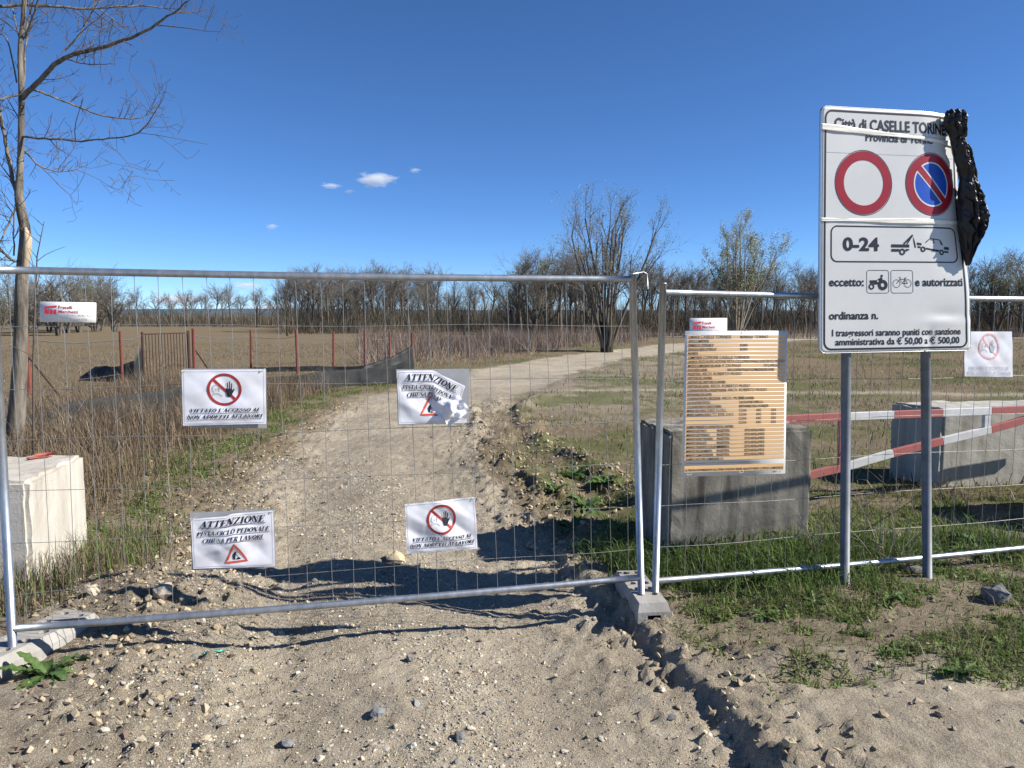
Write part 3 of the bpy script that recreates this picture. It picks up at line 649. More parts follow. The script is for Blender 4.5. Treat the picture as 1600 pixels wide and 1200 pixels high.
class Sheet:
    """quad TL, TR, BR, BL in space with a relief function; u to the right, v downwards, both 0..1"""
    def __init__(self, TL, TR, BR, BL, relief=None, warp=None):
        self.q = [np.array(p, float) for p in (TL, TR, BR, BL)]; TL, TR, BR, BL = self.q
        n = np.cross(TR - TL, TL - BL); n /= np.linalg.norm(n); self.n = n if n[1] < 0 else -n
        self.w = np.linalg.norm(TR - TL); self.h = np.linalg.norm(BL - TL); self.relief = relief; self.warp = warp; self.base = (TL + TR + BR + BL) / 4
    def P(self, u, v, off=0.0):
        u = np.asarray(u, float); v = np.asarray(v, float); r = self.relief(u, v) if self.relief else 0 * u
        if self.warp: u, v = self.warp(u, v)
        TL, TR, BR, BL = self.q
        p = (TL[None] * ((1 - u) * (1 - v))[:, None] + TR[None] * (u * (1 - v))[:, None] + BR[None] * (u * v)[:, None] + BL[None] * ((1 - u) * v)[:, None])
        return p + self.n[None] * (r + off)[:, None] - self.base[None]
    def grid(self, name, m, parent, nu=36, nv=26, u0=0, u1=1, v0=0, v1=1, off=0, thick=0, edge=None):
        U, Vv = np.meshgrid(np.linspace(u0, u1, nu + 1), np.linspace(v0, v1, nv + 1)); u, v = U.ravel(), Vv.ravel()
        if edge: u, v = edge(u, v)
        P = self.P(u, v, off); i = np.arange((nu + 1) * (nv + 1)).reshape(nv + 1, nu + 1)
        F = np.stack([i[1:, :-1].ravel(), i[1:, 1:].ravel(), i[:-1, 1:].ravel(), i[:-1, :-1].ravel()], 1)
        o = obj(name, mesh_np(name, P, F, smooth=True), m, parent)
        if thick: s = o.modifiers.new('s', 'SOLIDIFY'); s.thickness = thick; s.offset = -1
        return o
    def shapes(self, name, m, parent, items, off=.0012):
        """items: list of (verts uv, faces)"""
        V, F = [], []
        for v, f in items:
            o = len(V); V += [tuple(p) for p in v]; F += [tuple(i + o for i in q) for q in f]
        V = np.array(V); P = self.P(V[:, 0], V[:, 1], off); me = bpy.data.meshes.new(name); me.from_pydata([tuple(map(float, p)) for p in P], [], F); me.update()
        return obj(name, me, m, parent)
    # all of these return (verts uv, faces)
    def fit(self, vf, u0, u1, vtop, vbase, keep=None, caph=None):
        v, f = vf; x0, x1 = v[:, 0].min(), v[:, 0].max(); hh = caph if caph else v[:, 1].max()
        return np.stack([u0 + (v[:, 0] - x0) / (x1 - x0) * (u1 - u0), vbase - v[:, 1] / hh * (vbase - vtop)], 1), f
    def text(self, body, u0, u1, vtop, vbase, bold=.0, shear=0.): 
        ref = text_2d('H', bold)[0]; return self.fit(text_2d(body, bold, shear), u0, u1, vtop, vbase, caph=ref[:, 1].max())
    def text_w(self, body, u0, vtop, vbase, cond=.8, bold=.0, shear=0., umax=None):
        v, f = text_2d(body, bold, shear); ref = text_2d('H', bold)[0][:, 1].max(); s = (vbase - vtop) * self.h / ref
        w = (v[:, 0].max() - v[:, 0].min()) * s * cond / self.w
        if umax and u0 + w > umax: w = umax - u0
        return self.text(body, u0, u0 + w, vtop, vbase, bold, shear)
    def serif(self, body, u0, u1, vtop, vbase): return self.fit(serif_text(body), u0, u1, vtop, vbase, caph=1.0)
    def line(self, pts, w, closed=False):     # width in metres
        a = np.array(pts, float) * [self.w, self.h]; q = list(a) + ([a[0]] if closed else []); d = []
        for m_, n_ in zip(q[:-1], q[1:]):
            k_ = max(1, int(np.linalg.norm(n_ - m_) / .035)); d += [lerp(m_, n_, j_ / k_) for j_ in range(k_)]
        a = np.array(d if closed else d + [q[-1]])
        v, f = strip2(a, w, closed); return v / [self.w, self.h], f
    def poly(self, pts): return np.array(pts, float), [tuple(range(len(pts)))]
    def disc(self, u, v, r, n=40, sub=1): a = np.array([(u + r / self.w * math.cos(2 * math.pi * k / n), v + r / self.h * math.sin(2 * math.pi * k / n)) for k in range(n)]); return a, [tuple(range(n))]
    def ring(self, u, v, r0, r1, n=48):
        return self.line([(u + (r0 + r1) / 2 / self.w * math.cos(2 * math.pi * k / n), v + (r0 + r1) / 2 / self.h * math.sin(2 * math.pi * k / n)) for k in range(n)], r1 - r0, True)
    def rrect(self, u0, v0, u1, v1, rad, w):
        x0, y0, x1, y1 = u0 * self.w, v0 * self.h, u1 * self.w, v1 * self.h; p = []
        for cx, cy, a in ((x1 - rad, y1 - rad, 0), (x0 + rad, y1 - rad, 90), (x0 + rad, y0 + rad, 180), (x1 - rad, y0 + rad, 270)): p += arc2(cx, cy, rad, rad, a, a + 90, 6)
        return self.line([(q[0] / self.w, q[1] / self.h) for q in p], w, True)

def sheet_thing(name, label, cat, sh, group=None): return thing(name, label, cat, tuple(sh.base), 0, group)
def panel_sheet(pn, px, off, relief=None, warp=None):
    q = [on_plane(a, b, pn.c[0] + pn.n * off, pn.n) for a, b in px]; return Sheet(*q, relief=relief, warp=warp)

def wrinkle(seed, amp, diag):
    r = np.random.default_rng(seed); ph = r.uniform(0, 6.3, 6)
    def f(u, v):
        d = diag * u + v
        fold = np.abs(((d * 1.7 + ph[0] / 6.3) % 1) - .5) * 2
        z = .9 * fold + .55 * np.sin(6.5 * u + 3 * v + ph[1]) * np.sin(4.2 * v - 2 * u + ph[2]) + .5 * (fbm(u * 5 + seed, v * 4, seed, 3) - .5) + .25 * np.abs(np.sin(9 * u - 7 * v + ph[3]))
        return 1.6 * amp * (z * (.35 + .65 * np.sin(np.pi * np.clip(u, 0, 1)) * np.sin(np.pi * np.clip(v, 0, 1)) ** .5))
    return f
HAND = [(-.30, -.05), (-.33, .32), (-.22, .62), (.08, .66), (.26, .40), (.48, .05), (.40, 0.0), (.22, .16), (.26, -.42), (.18, -.44), (.11, .0), (.06, .0), (.06, -.58), (-.03, -.58), (-.05, .0), (-.10, .0), (-.15, -.50), (-.23, -.48), (-.20, .02)]
def stop_symbol(sh, t, u, v, r, red, ink, face, hx=.30, hy=-.05):
    W, Hh = sh.w, sh.h; c = math.cos(math.radians(45)) * r * .9
    bar = [(u - c / W, v - c / Hh), (u + c / W, v + c / Hh)]
    sh.shapes('prohibition_ring', red, t, [sh.ring(u, v, r * .84, r), sh.line([lerp(np.array(bar[0]), np.array(bar[1]), k / 8) for k in range(9)], r * .17)], .0014)
    # fan the hand into small pieces so that it follows the creased paper
    hand = [(u + (hx + p[0] * .62) * r / W, v + (hy + p[1] * .78) * r / Hh) for p in HAND]
    sh.shapes('hand_symbol', ink, t, [sh.poly(hand)], .0030)
    k = r / W; q = r / Hh
    head = [(u + (-.48 + .2 * math.cos(a)) * k, v + (-.05 + .26 * math.sin(a)) * q) for a in np.linspace(2.2, 7.0, 14)]
    sh.shapes('figure_outline', face, t, [sh.line(head, r * .035), sh.line([(u - .75 * k, v + .45 * q), (u - .62 * k, v + .24 * q), (u - .3 * k, v + .26 * q), (u - .12 * k, v + .42 * q)], r * .035), sh.line([(u - .5 * k, v - .05 * q), (u - .44 * k, v + .04 * q)], r * .035), sh.line([(u - .36 * k, v - .07 * q), (u - .34 * k, v + .02 * q)], r * .035)], .0013)
def work_symbol(sh, t, u, v, r, tilt=0.0):
    W, Hh = sh.w, sh.h
    def P(a, b): 
        ca, sa = math.cos(tilt), math.sin(tilt); return (u + (a * ca + b * sa) * r / W, v + (-a * sa + b * ca) * r / Hh)
    tri = []
    for (a, b), (c, d) in (((0, -1), (.95, .62)), ((.95, .62), (-.95, .62)), ((-.95, .62), (0, -1))): tri += [P(lerp(a, c, k / 6), lerp(b, d, k / 6)) for k in range(6)]
    sh.shapes('warning_triangle', M['print_red2'], t, [sh.line(tri, r * .19, True)], .0014)
    body = [P(-.22, .42), P(-.28, .05), P(-.12, -.22), P(.05, -.32), P(.10, -.22), P(.02, -.02), P(-.04, .14), P(-.06, .42)]
    heap = [P(.0, .43), P(.10, .28), P(.22, .22), P(.34, .30), P(.42, .43)]
    sh.shapes('worker_symbol', M['ink'], t, [sh.poly(body), sh.poly(heap), sh.line([P(-.02, -.1), P(.18, .2)], r * .06)], .0020)
def underline(sh, u0, u1, v, w=.0022): return sh.line([(lerp(u0, u1, k / 10), v) for k in range(11)], w)
def frame_line(sh, m, t, ins=.022, w=.0016):
    p = []
    a, b = ins, ins * 1.5
    for (c, d), (e, f) in (((a, b), (1 - a, b)), ((1 - a, b), (1 - a, 1 - b)), ((1 - a, 1 - b), (a, 1 - b)), ((a, 1 - b), (a, b))): p += [(lerp(c, e, k / 12), lerp(d, f, k / 12)) for k in range(12)]
    sh.shapes('border_line', m, t, [sh.line(p, w, True)], .0012)
def access_notice(label, pn, px, seed, faded=False, amp=.010, diag=.6, sleeve=None, warp=None):
    sh = panel_sheet(pn, px, .026, wrinkle(seed, amp, diag), warp); t = sheet_thing('paper_notice', label, 'paper notice', sh, 'paper notices tied to the fence')
    sh.grid('paper', M['paper'], t)
    ink = M['ink_faded'] if faded else M['ink']; red = M['print_pink'] if faded else M['print_red']
    stop_symbol(sh, t, .50, .36 if not faded else .33, .235 * sh.h * (1.25 if not faded else 1.25), red, ink if not faded else M['grey_ink'], M['grey_ink'])
    sh.shapes('lettering', ink, t, [sh.serif("VIETATO L'ACCESSO AI", .09, .925, .70 if not faded else .77, .765 if not faded else .835), sh.serif('NON ADDETTI AI LAVORI', .045, .965, .815 if not faded else .88, .88 if not faded else .945), underline(sh, .09, .92, .785 if not faded else .85), underline(sh, .05, .95, .90 if not faded else .96)], .0028)
    if not faded: frame_line(sh, M['grey_ink'], t)
    return sh, t
def sleeve_part(pn, px, t, sh, off=.009):
    s = panel_sheet(pn, px, off, wrinkle(91, .002, .3)); o = s.grid('plastic_sleeve', M['sleeve'], t, 16, 12); localize(o.data, tuple(sh.base - s.base)); return o
def tie(sh, t, u, v):
    p = sh.P(np.array([u]), np.array([v]), .003)[0]; mb = MB(); mb.tube([p + np.array([-.012, 0, .004]), p + np.array([0, -.004, 0]), p + np.array([.012, -.002, .006]), p + np.array([.018, .01, .016])], .0016, 5); mb.build('cable_tie', M['bar_white'], t, True)
px1 = [(284, 578), (415, 577), (416, 662), (286, 665)]
sh, t = access_notice('flat white no entry paper notice at upper left of the mesh panel', L_P, px1, 11, amp=.007)
sleeve_part(L_P, [(286, 576), (416, 576), (417, 669), (300, 668)], t, sh); [tie(sh, t, *q) for q in ((.02, .03), (.95, .03))]
px4 = [(633, 788), (742, 776), (746, 857), (636, 865)]
sh, t = access_notice('creased no entry paper notice tilted at lower right above the rock', L_P, px4, 15, amp=.013, diag=-.9)
[tie(sh, t, *q) for q in ((.02, .03), (.98, .03))]
px5 = [(1507, 518), (1581, 518), (1582, 589), (1507, 588)]
sh, t = access_notice('faded square no entry paper notice right of the big sign', R_P, px5, 19, faded=True, amp=.006)
def works_notice(label, pn, px, seed, amp, diag, warp=None, tri=(.5, .70), tilt=0.0):
    sh = panel_sheet(pn, px, .027, wrinkle(seed, amp, diag), warp); t = sheet_thing('paper_notice', label, 'paper notice', sh, 'paper notices tied to the fence')
    sh.grid('paper', M['paper'], t, 44, 30)
    sh.shapes('lettering', M['ink'], t, [sh.serif('ATTENZIONE', .095, .90, .065, .185), underline(sh, .09, .90, .205, .003), sh.serif('PISTA CICLO PEDONALE', .06, .95, .27, .35), underline(sh, .06, .95, .37), sh.serif('CHIUSA PER LAVORI', .13, .87, .41, .49), underline(sh, .13, .87, .505)], .0028)
    work_symbol(sh, t, tri[0], tri[1], .165 * sh.h * 1.25, tilt); frame_line(sh, M['grey_ink'], t)
    return sh, t
px3 = [(298, 808), (427, 797), (430, 884), (302, 889)]
def warp3(u, v): return u, v + .035 * (1 - sm(.42, .5, u)) * (1 - v) 
sh, t = works_notice('crumpled road works paper notice at lower left of the mesh panel', L_P, px3, 23, .011, .45, warp3, (.52, .76), .08)
sleeve_part(L_P, [(297, 801), (428, 795), (431, 886), (300, 891)], t, sh); [tie(sh, t, *q) for q in ((.02, .0), (.98, .03))]
def warp2(u, v):
    k = sm(.44, .62, u) * (1 - sm(.62, .95, v)) * .42; du, dv = (u - .47) * 1.36, v
    ur_ = du * np.cos(k) - (dv - .1) * np.sin(k) * .8; vr = du * np.sin(k) + (dv - .1) * np.cos(k)
    kk = sm(.42, .52, u); return lerp(u, .47 + ur_ / 1.36 * .95, kk), lerp(v, vr + .1, kk)
px2 = [(620, 579), (732, 578), (732, 660), (623, 663)]
sh, t = works_notice('torn road works paper notice folded over at upper right of the mesh panel', L_P, px2, 29, .011, -.7, warp2, (.46, .70))
sleeve_part(L_P, [(619, 577), (733, 576), (733, 661), (622, 664)], t, sh)
cr = panel_sheet(L_P, [(678, 628), (716, 616), (735, 641), (700, 667)], .03, wrinkle(37, .03, .8)); o = cr.grid('folded_flap', M['paper'], t, 16, 14); localize(o.data, tuple(sh.base - cr.base))

# company plates
def company_plate(label, pn, px, full):
    sh = panel_sheet(pn, px, .014); t = sheet_thing('company_plate', label, 'plate', sh, 'company plates on the fence')
    sh.grid('plate', M['board'], t, 2, 2, thick=.004)
    k = []
    for j in range(3):
        x0 = .115 + j * .065; k.append(sh.poly([(x0, .42), (x0 + .045, .36), (x0 + .045, .58 + .02 * j), (x0 + .02, .62), (x0 - .008, .60)]))
    k += [sh.poly([(.085, .24), (.30, .18), (.30, .27), (.115, .31), (.11, .58), (.08, .60)])]
    sh.shapes('emblem', M['logo_red'], t, k, .001)
    sh.shapes('lettering', M['logo_red'], t, [sh.text('Fratelli', .33, .58, .18, .34, .012), sh.text('Marchetti', .33, .68, .40, .55, .012)], .001)
    sm_ = [sh.text('MATERIALI EDILI S.r.l.', .33, .95, .60, .70)]
    if full: sm_ += [sh.text('Rivarolo Canavese (TO)', .33, .84, .80, .89, .01)]
    sh.shapes('small_lettering', M['grey_ink'], t, sm_, .001); return t
company_plate('white company plate with red logo at upper left of the fence', L_P, [(62, 471), (150, 473), (150, 504), (62, 503)], True)
company_plate('white company plate with red logo sticking out above the orange board', R_P, [(1078, 497), (1136, 497), (1136, 526), (1078, 526)], True)

# orange site notice board
sh = panel_sheet(R_P, [(1071, 517), (1230, 517), (1227, 740), (1066, 745)], .030); t = sheet_thing('notice_board', 'orange striped building site notice board wired to the fence', 'notice board', sh)
sh.grid('board', M['board'], t, 2, 2, thick=.006)
rows = [('COMUNE DI:', 'CASELLE TORINESE', [(.53, 'PROVINCIA DI:', 'TORINO')]), ('UFFICIO COMPETENTE:', '', []), ('PERMESSO DI COSTRUIRE N°', '', [(.53, 'IN DATA', '')]), ('DENUNCIA INIZIO ATTIVITA N°', '', [(.53, 'IN DATA', '')]), ('PROPRIETA', '', []),
        ('COMMITTENTE:', 'COMUNE CASELLE TORINESE', []), ('LAVORI DI:', 'RIQUALIFICAZIONE PISTA CICLOPEDONALE ESISTENTE PRESSO', []), ('IMPORTO COMPLESSIVO DEI LAVORI:', '€ 234.954,65', [(.77, '', 'DI LARGO')]), ('DATA INIZIO LAVORI:', '', [(.41, 'DATA CONTRATTUALE DI ULTIMAZIONE DEI LAVORI:', '')]),
        ('PROGETTISTA:', 'ARCH. ROBERTO MUSSO', []), ('DIRETTORE DEL CANTIERE:', '', []), ('ASSISTENTE DEL DIRETTORE DI CANTIERE:', '', []), ('DIRETTORE DEI LAVORI:', 'ARCH. ROBERTO MUSSO', []), ('COORDINATORE PER LA PROGETTAZIONE:', 'ARCH. ROBERTO MUSSO', []), ('RESPONSABILE DEI LAVORI:', '', []),
        ("COORDINATORE PER L'ESECUZIONE:", 'ARCH. MUSSO', [(.53, 'CAPO CANTIERE:', '')]), ('CALCOLATORE STATICO:', '', [(.53, 'CALCOLATORE OPERE C.A.:', '')]), ("COLLAUDATORE IN CORSO D'OPERA:", '', [(.53, 'RESPONSABILE DELLA SICUREZZA:', '')]),
        ('IMPRESA ESECUTRICE:', 'D&D S.U.R.L.', [(.53, 'C.C.I.A.A.', ''), (.70, 'A.N.C.', ''), (.85, 'S.O.A.', '')]), ('IMPRESE SUBAPPALTATRICI:', 'TC EDIL S.A.S.', [(.53, 'C.C.I.A.A.', ''), (.70, 'A.N.C.', ''), (.85, 'S.O.A.', '')]), ('', '', [(.53, 'C.C.I.A.A.', ''), (.70, 'A.N.C.', ''), (.85, 'S.O.A.', '')]), ('', '', [(.53, 'C.C.I.A.A.', ''), (.70, 'A.N.C.', ''), (.85, 'S.O.A.', '')]),
        ('NUMERO PRESENZE DI LAVORATORI SUL CANTIERE:', '', [])] + [('IMPIANTO ' + w, '', [(.32, 'PROGETTISTA:', ''), (.59, 'DITTA INSTALLATRICE:', '')]) for w in ('ELETTRICO', 'ELETTRONICO', 'RADIO TELEVISIVO', 'IDRAULICO', 'TRASPORTO E SOLLEV. MECCAN.', 'RISCALDAMENTO', 'CLIMATIZZAZIONE')] + [('NUMERO UNICO PER LE EMERGENZE: 112', '', [])]
bands, lets, hands_ = [], [], []
r0, r1 = .026, .893; nr = len(rows)
for i, (a, hnd, more) in enumerate(rows):
    v0 = lerp(r0, r1, i / nr); v1 = lerp(r0, r1, (i + 1) / nr); bands.append(sh.poly([(.018, v0 + .002), (.982, v0 + .002), (.982, v1 - .0035), (.018, v1 - .0035)])); tt, tb = lerp(v0, v1, .24), lerp(v0, v1, .84); u = .03
    if a: q = sh.text_w(a, u, tt, tb,   .62, .022); lets.append(q); u = q[0][:, 0].max() + .01
    if hnd: hands_.append(sh.text_w(hnd, u, tt - .003, tb, .92, 0, .1, .975))
    for uu, b, hb in more:
        if b: q = sh.text_w(b, uu, tt, tb,   .62, .022); lets.append(q); uu = q[0][:, 0].max() + .02
        if hb: hands_.append(sh.text_w(hb, uu, tt - .003, tb, .92, 0, .1))
bands.append(sh.poly([(.018, .925), (.982, .925), (.982, .970), (.018, .970)]))
sh.shapes('orange_bands', M['board_orange'], t, bands, .0012)
lets.append(sh.text("ULTERIORI INFORMAZIONI SULL'OPERA POSSONO ESSERE ASSUNTE PRESSO L'UFFICIO COMPETENTE", .025, .975, .948, .963, .02))
lets.append(sh.text('Cartello per rappresentazione dei dati e comunicazioni al pubblico sui cantieri aperti di costruzione', .03, .74, .905, .912))
lets.append(sh.text('60851', .87, .915, .978, .986, .02)); lets.append(sh.disc(.945, .982, .003, 10))
tag(sh.shapes('lettering', M['ink'], t, lets, .0022), kind='stuff'); tag(sh.shapes('handwriting', M['ink'], t, hands_, .0022), kind='stuff')
for u, v in ((.56, .008), (.02, .03), (.56, .985), (.06, .99)): tie(sh, t, u, v)

def nest(t, host, names):
    h = [c for c in t.children if c.name.split('.')[0] == host][0]
    for c in list(t.children):
        if c.name.split('.')[0] in names: c.parent = h
for o in list(COL.objects):
    k = o.name.split('.')[0]
    if k == 'paper_notice': nest(o, 'paper', ('lettering', 'prohibition_ring', 'hand_symbol', 'figure_outline', 'border_line', 'warning_triangle', 'worker_symbol'))
    elif k == 'company_plate': nest(o, 'plate', ('lettering', 'small_lettering', 'emblem'))
    elif k == 'notice_board': nest(o, 'board', ('orange_bands', 'lettering', 'handwriting'))
# ------------------------------------------------------------------ big municipal sign on two posts
sl = at_y(1284.5, 165, 4.70); sbl = at_y(1282.5, 552, 4.70)
th = math.radians(13.0); sdir = np.array([math.cos(th), math.sin(th), 0]); snrm = np.array([math.sin(th), -math.cos(th), 0])
sbr = on_plane(1516, 547, sbl, snrm); SW = np.linalg.norm((sbr - sbl)[:2]); str_ = on_plane(1506, 177, sl, snrm)
def sign_relief(u, v):
    z = -.075 * sm(.62, 1.08, u) ** 1.5 * (1 - sm(.30, .78, v)) - .006 * np.sin(3 * u + 2 * v)
    z = z + .010 * np.exp(-(((u - .82) / .13) ** 2 + ((v - .86) / .035) ** 2)) * np.tanh((v - .86) * 60) - .008 * np.exp(-(((u - .72) / .03) ** 2 + ((v - .96) / .05) ** 2))
    return z
S = Sheet(sl, str_, sbr, sbl, relief=sign_relief)
st = thing('municipal_sign', 'large white traffic restriction sign on two grey posts', 'sign', (S.base[0], S.base[1], 0))
def to_sign(o): localize(o.data, (0, 0, -S.base[2])); return o      # sheet parts are local to the sheet centre
def sg(*a, **k): return to_sign(S.shapes(*a, **k))
def rcorner(u, v):
    """pull the grid's corners in to a rounded outline"""
    r = .035; X, Y = u * S.w, v * S.h; cx = np.clip(X, r, S.w - r); cy = np.clip(Y, r, S.h - r); dx, dy = X - cx, Y - cy; m = np.maximum(np.abs(dx), np.abs(dy)); d = np.hypot(dx, dy) + 1e-9
    s = np.where((np.abs(dx) > 0) & (np.abs(dy) > 0), m / d, 1); return (cx + dx * s) / S.w, (cy + dy * s) / S.h
to_sign(S.grid('panel', M['sign_white'], st, 60, 84, thick=.0025, edge=rcorner, off=0))
e = S.rrect(.0, .0, 1, 1, .034, .006); rim = MB(); pts = []
for cx, cy, a in ((S.w - .034, S.h - .034, 0), (.034, S.h - .034, 90), (.034, .034, 180), (S.w - .034, .034, 270)): pts += arc2(cx, cy, .034, .034, a, a + 90, 5)
dense = []
for i in range(len(pts)):
    a, b = np.array(pts[i]), np.array(pts[(i + 1) % len(pts)]); k = max(1, int(np.linalg.norm(b - a) / .06)); dense += [lerp(a, b, j / k) for j in range(k)]
dense = np.array(dense + [dense[0]]); R3 = S.P(dense[:, 0] / S.w, dense[:, 1] / S.h, -.010)
rim_v = []; 
Ra = S.P(dense[:, 0] / S.w, dense[:, 1] / S.h, .0008); Rb = S.P(dense[:, 0] / S.w, dense[:, 1] / S.h, -.024)
n_ = len(dense); rim.add(list(Ra) + list(Rb), [(i, i + 1, n_ + i + 1, n_ + i) for i in range(n_ - 1)]); o = rim.build('rim', M['alu_edge'], st, True); to_sign(o)
s_ = o.modifiers.new('s', 'SOLIDIFY'); s_.thickness = .0025; s_.offset = 0
sg('border', M['sign_black'], st, [S.rrect(.025, .017, .972, .985, .045, .0115)], off=.0012)
BK = M['sign_black']; TXT = []
TXT.append(S.text('Città di CASELLE TORINESE', .085, .965, .044, .088, .026)); TXT.append(S.text('Provincia di Torino', .30, .78, .099, .130, .024))
TXT.append(S.text('0-24', .145, .385, .522, .575, .034))
TXT.append(S.text('eccetto:', .055, .282, .688, .722, .025)); TXT.append(S.text('e autorizzati', .625, .955, .688, .722, .025))
TXT.append(S.text('ordinanza n.', .055, .375, .828, .860, .025))
TXT.append(S.text('I trasgressori saranno puniti con sanzione', .075, .93, .902, .930, .020)); TXT.append(S.text('amministrativa da € 50,00 a € 500,00', .095, .92, .940, .968, .020))
for tx_ in TXT: sg('lettering', BK, st, [tx_], off=.0020)
sg('panel_seam', M['grey_ink'], st, [S.line([(lerp(.03, .96, k / 12), .182) for k in range(13)], .002)], off=.0010)
def fan(u, v, r, n=48, rings=4):     # disc cut into rings so that it follows the bent panel
    V_ = [(u, v)]; F_ = []
    for j in range(1, rings + 1):
        for k in range(n): V_.append((u + r * j / rings / S.w * math.cos(2 * math.pi * k / n), v + r * j / rings / S.h * math.sin(2 * math.pi * k / n)))
    for k in range(n): F_.append((0, 1 + k, 1 + (k + 1) % n))
    for j in range(rings - 1):
        for k in range(n): a = 1 + j * n; F_.append((a + k, a + n + k, a + n + (k + 1) % n, a + (k + 1) % n))
    return np.array(V_), F_
u1_, v1_, R1 = .285, .300, .196; u2_, v2_, R2 = .765, .297, .194
sg('outline_ring', BK, st, [S.ring(u1_, v1_, R1 - .001, R1 + .003), S.ring(u2_, v2_, R2 - .001, R2 + .003)], off=.0011)
sg('no_vehicles_ring', M['sign_red'], st, [S.ring(u1_, v1_, .137, R1 - .004)], off=.0013)
sg('no_parking_ring', M['sign_red'], st, [S.ring(u2_, v2_, .139, R2 - .004)], off=.0013)
sg('blue_disc', M['sign_blue'], st, [fan(u2_, v2_, .130)], off=.0016)
def diag(w, l): c = l * math.cos(math.radians(45)); return S.line([(u2_ + lerp(-c, c, k / 8) / S.w, v2_ + lerp(-c, c, k / 8) / S.h) for k in range(9)], w)
sg('white_edge', M['sign_white'], st, [S.ring(u2_, v2_, .1295, .139), diag(.058, .134)], off=.0022)
sg('red_bar', M['sign_red'], st, [diag(.040, .142)], off=.0028)
sg('plate_outline', BK, st, [S.rrect(.068, .477, .935, .622, .040, .0085), ], off=.0012)
sg('plate_outline', BK, st, [S.rrect(.302, .657, .448, .752, .016, .003), S.rrect(.463, .657, .610, .752, .016, .003)], off=.0012)
# pictograms are drawn in pixels of the enlarged sign (1600 px over 220 px): box 437..672 is u .302..448, etc.
def pu(x): return .068 + (x - 65) / (1500 - 65) * (.935 - .068)
def pv(y): return .477 + (y - 8) / (400 - 8) * (.622 - .477)
def PL(pts): return S.poly([(pu(a), pv(b)) for a, b in pts])
def LN(pts, w): return S.line([(pu(a), pv(b)) for a, b in pts], w)
def CR(x, y, r0, r1): return S.ring(pu(x), pv(y), r0, r1, 20)
sg('tow_truck_symbol', BK, st, [PL([(728, 202), (930, 202), (930, 236), (728, 236)]), PL([(728, 254), (820, 254), (812, 284), (728, 284)]), PL([(884, 254), (930, 254), (930, 264), (892, 284)]), LN([(868, 196), (970, 96)], .011), LN([(905, 196), (972, 96), (1000, 238)], .008), CR(849, 286, .010, .021)], off=.0016)
sg('towed_car_symbol', BK, st, [PL([(1018, 178), (1400, 228), (1400, 262), (1018, 206)]), PL([(1022, 216), (1060, 224), (1058, 240), (1030, 240)]), PL([(1118, 236), (1280, 262), (1268, 284), (1116, 254)]), PL([(1336, 268), (1394, 276), (1390, 294), (1340, 292)]), LN([(1116, 178), (1172, 132), (1284, 146), (1322, 204)], .006), LN([(1212, 138), (1218, 190)], .006), PL([(1286, 148), (1300, 150), (1330, 206), (1300, 200)]), CR(1086, 254, .008, .018), CR(1305, 288, .008, .018)], off=.0016)
def pu2(x): return .302 + (x - 437) / (937 - 437) * (.610 - .302)
def pv2(y): return .657 + (y - 503) / (765 - 503) * (.752 - .657)
def PL2(pts): return S.poly([(pu2(a), pv2(b)) for a, b in pts])
def LN2(pts, w): return S.line([(pu2(a), pv2(b)) for a, b in pts], w)
def CR2(x, y, r0, r1): return S.ring(pu2(x), pv2(y), r0, r1, 24)
sg('tractor_symbol', BK, st, [PL2([(466, 618), (548, 616), (548, 656), (474, 656)]), PL2([(548, 640), (566, 636), (570, 664), (498, 668)]), PL2([(552, 606), (590, 584), (606, 590), (604, 618), (580, 640), (566, 620)]), S.disc(pu2(598), pv2(568), .008, 14), CR2(487, 690, .010, .019), CR2(608, 672, .013, .033)], off=.0016)
sg('bicycle_symbol', BK, st, [CR2(758, 656, .023, .026), CR2(880, 654, .023, .026), LN2([(758, 656), (800, 604), (852, 606), (880, 654)], .0035), LN2([(792, 586), (820, 652), (852, 606)], .0035), LN2([(820, 652), (880, 654)], .0035), LN2([(786, 586), (804, 584)], .004), LN2([(848, 588), (866, 594)], .005), LN2([(852, 606), (856, 590)], .0035)], off=.0016)
# posts behind the panel, with clamps
for pxp, pyb in ((1320, 924), (1449, 920)):
    foot = on_plane(pxp, pyb, sbl - snrm * .045, snrm); gz = H(foot[0], foot[1]); topz = sl[2] - .12 if pxp < 1400 else lerp(sbl[2], sl[2], .50); lean = (pxp - (1322 if pxp < 1400 else 1446.5)) * .0
    b_ = on_plane(pxp + (2 if pxp < 1400 else -3), 553, sbl - snrm * .045, snrm); dx = (b_ - foot) / (b_[2] - foot[2])
    mb = MB(); p0 = foot + dx * (gz - .25 - foot[2]); p1 = foot + dx * (topz - foot[2]); b0 = np.array([S.base[0], S.base[1], 0]); mb.tube([p0 - b0, p1 - b0], .030, 20); post_ = mb.build('post', M['post_grey'], st, True)
    for zc in ((.25, .75) if pxp < 1400 else (.12, .42)):
        zz = lerp(sbl[2], sl[2], zc); c = foot + dx * (zz - foot[2]); mb = MB(); mb.box(c - b0 + snrm * .012, (.12, .03, .035), (sdir, snrm, np.array([0, 0, 1.]))); mb.build('clamp', M['alu_edge'], post_)
nest(st, 'panel', ('lettering', 'border', 'rim', 'panel_seam', 'outline_ring', 'no_vehicles_ring', 'no_parking_ring', 'blue_disc', 'white_edge', 'red_bar', 'plate_outline', 'tow_truck_symbol', 'towed_car_symbol', 'tractor_symbol', 'bicycle_symbol'))
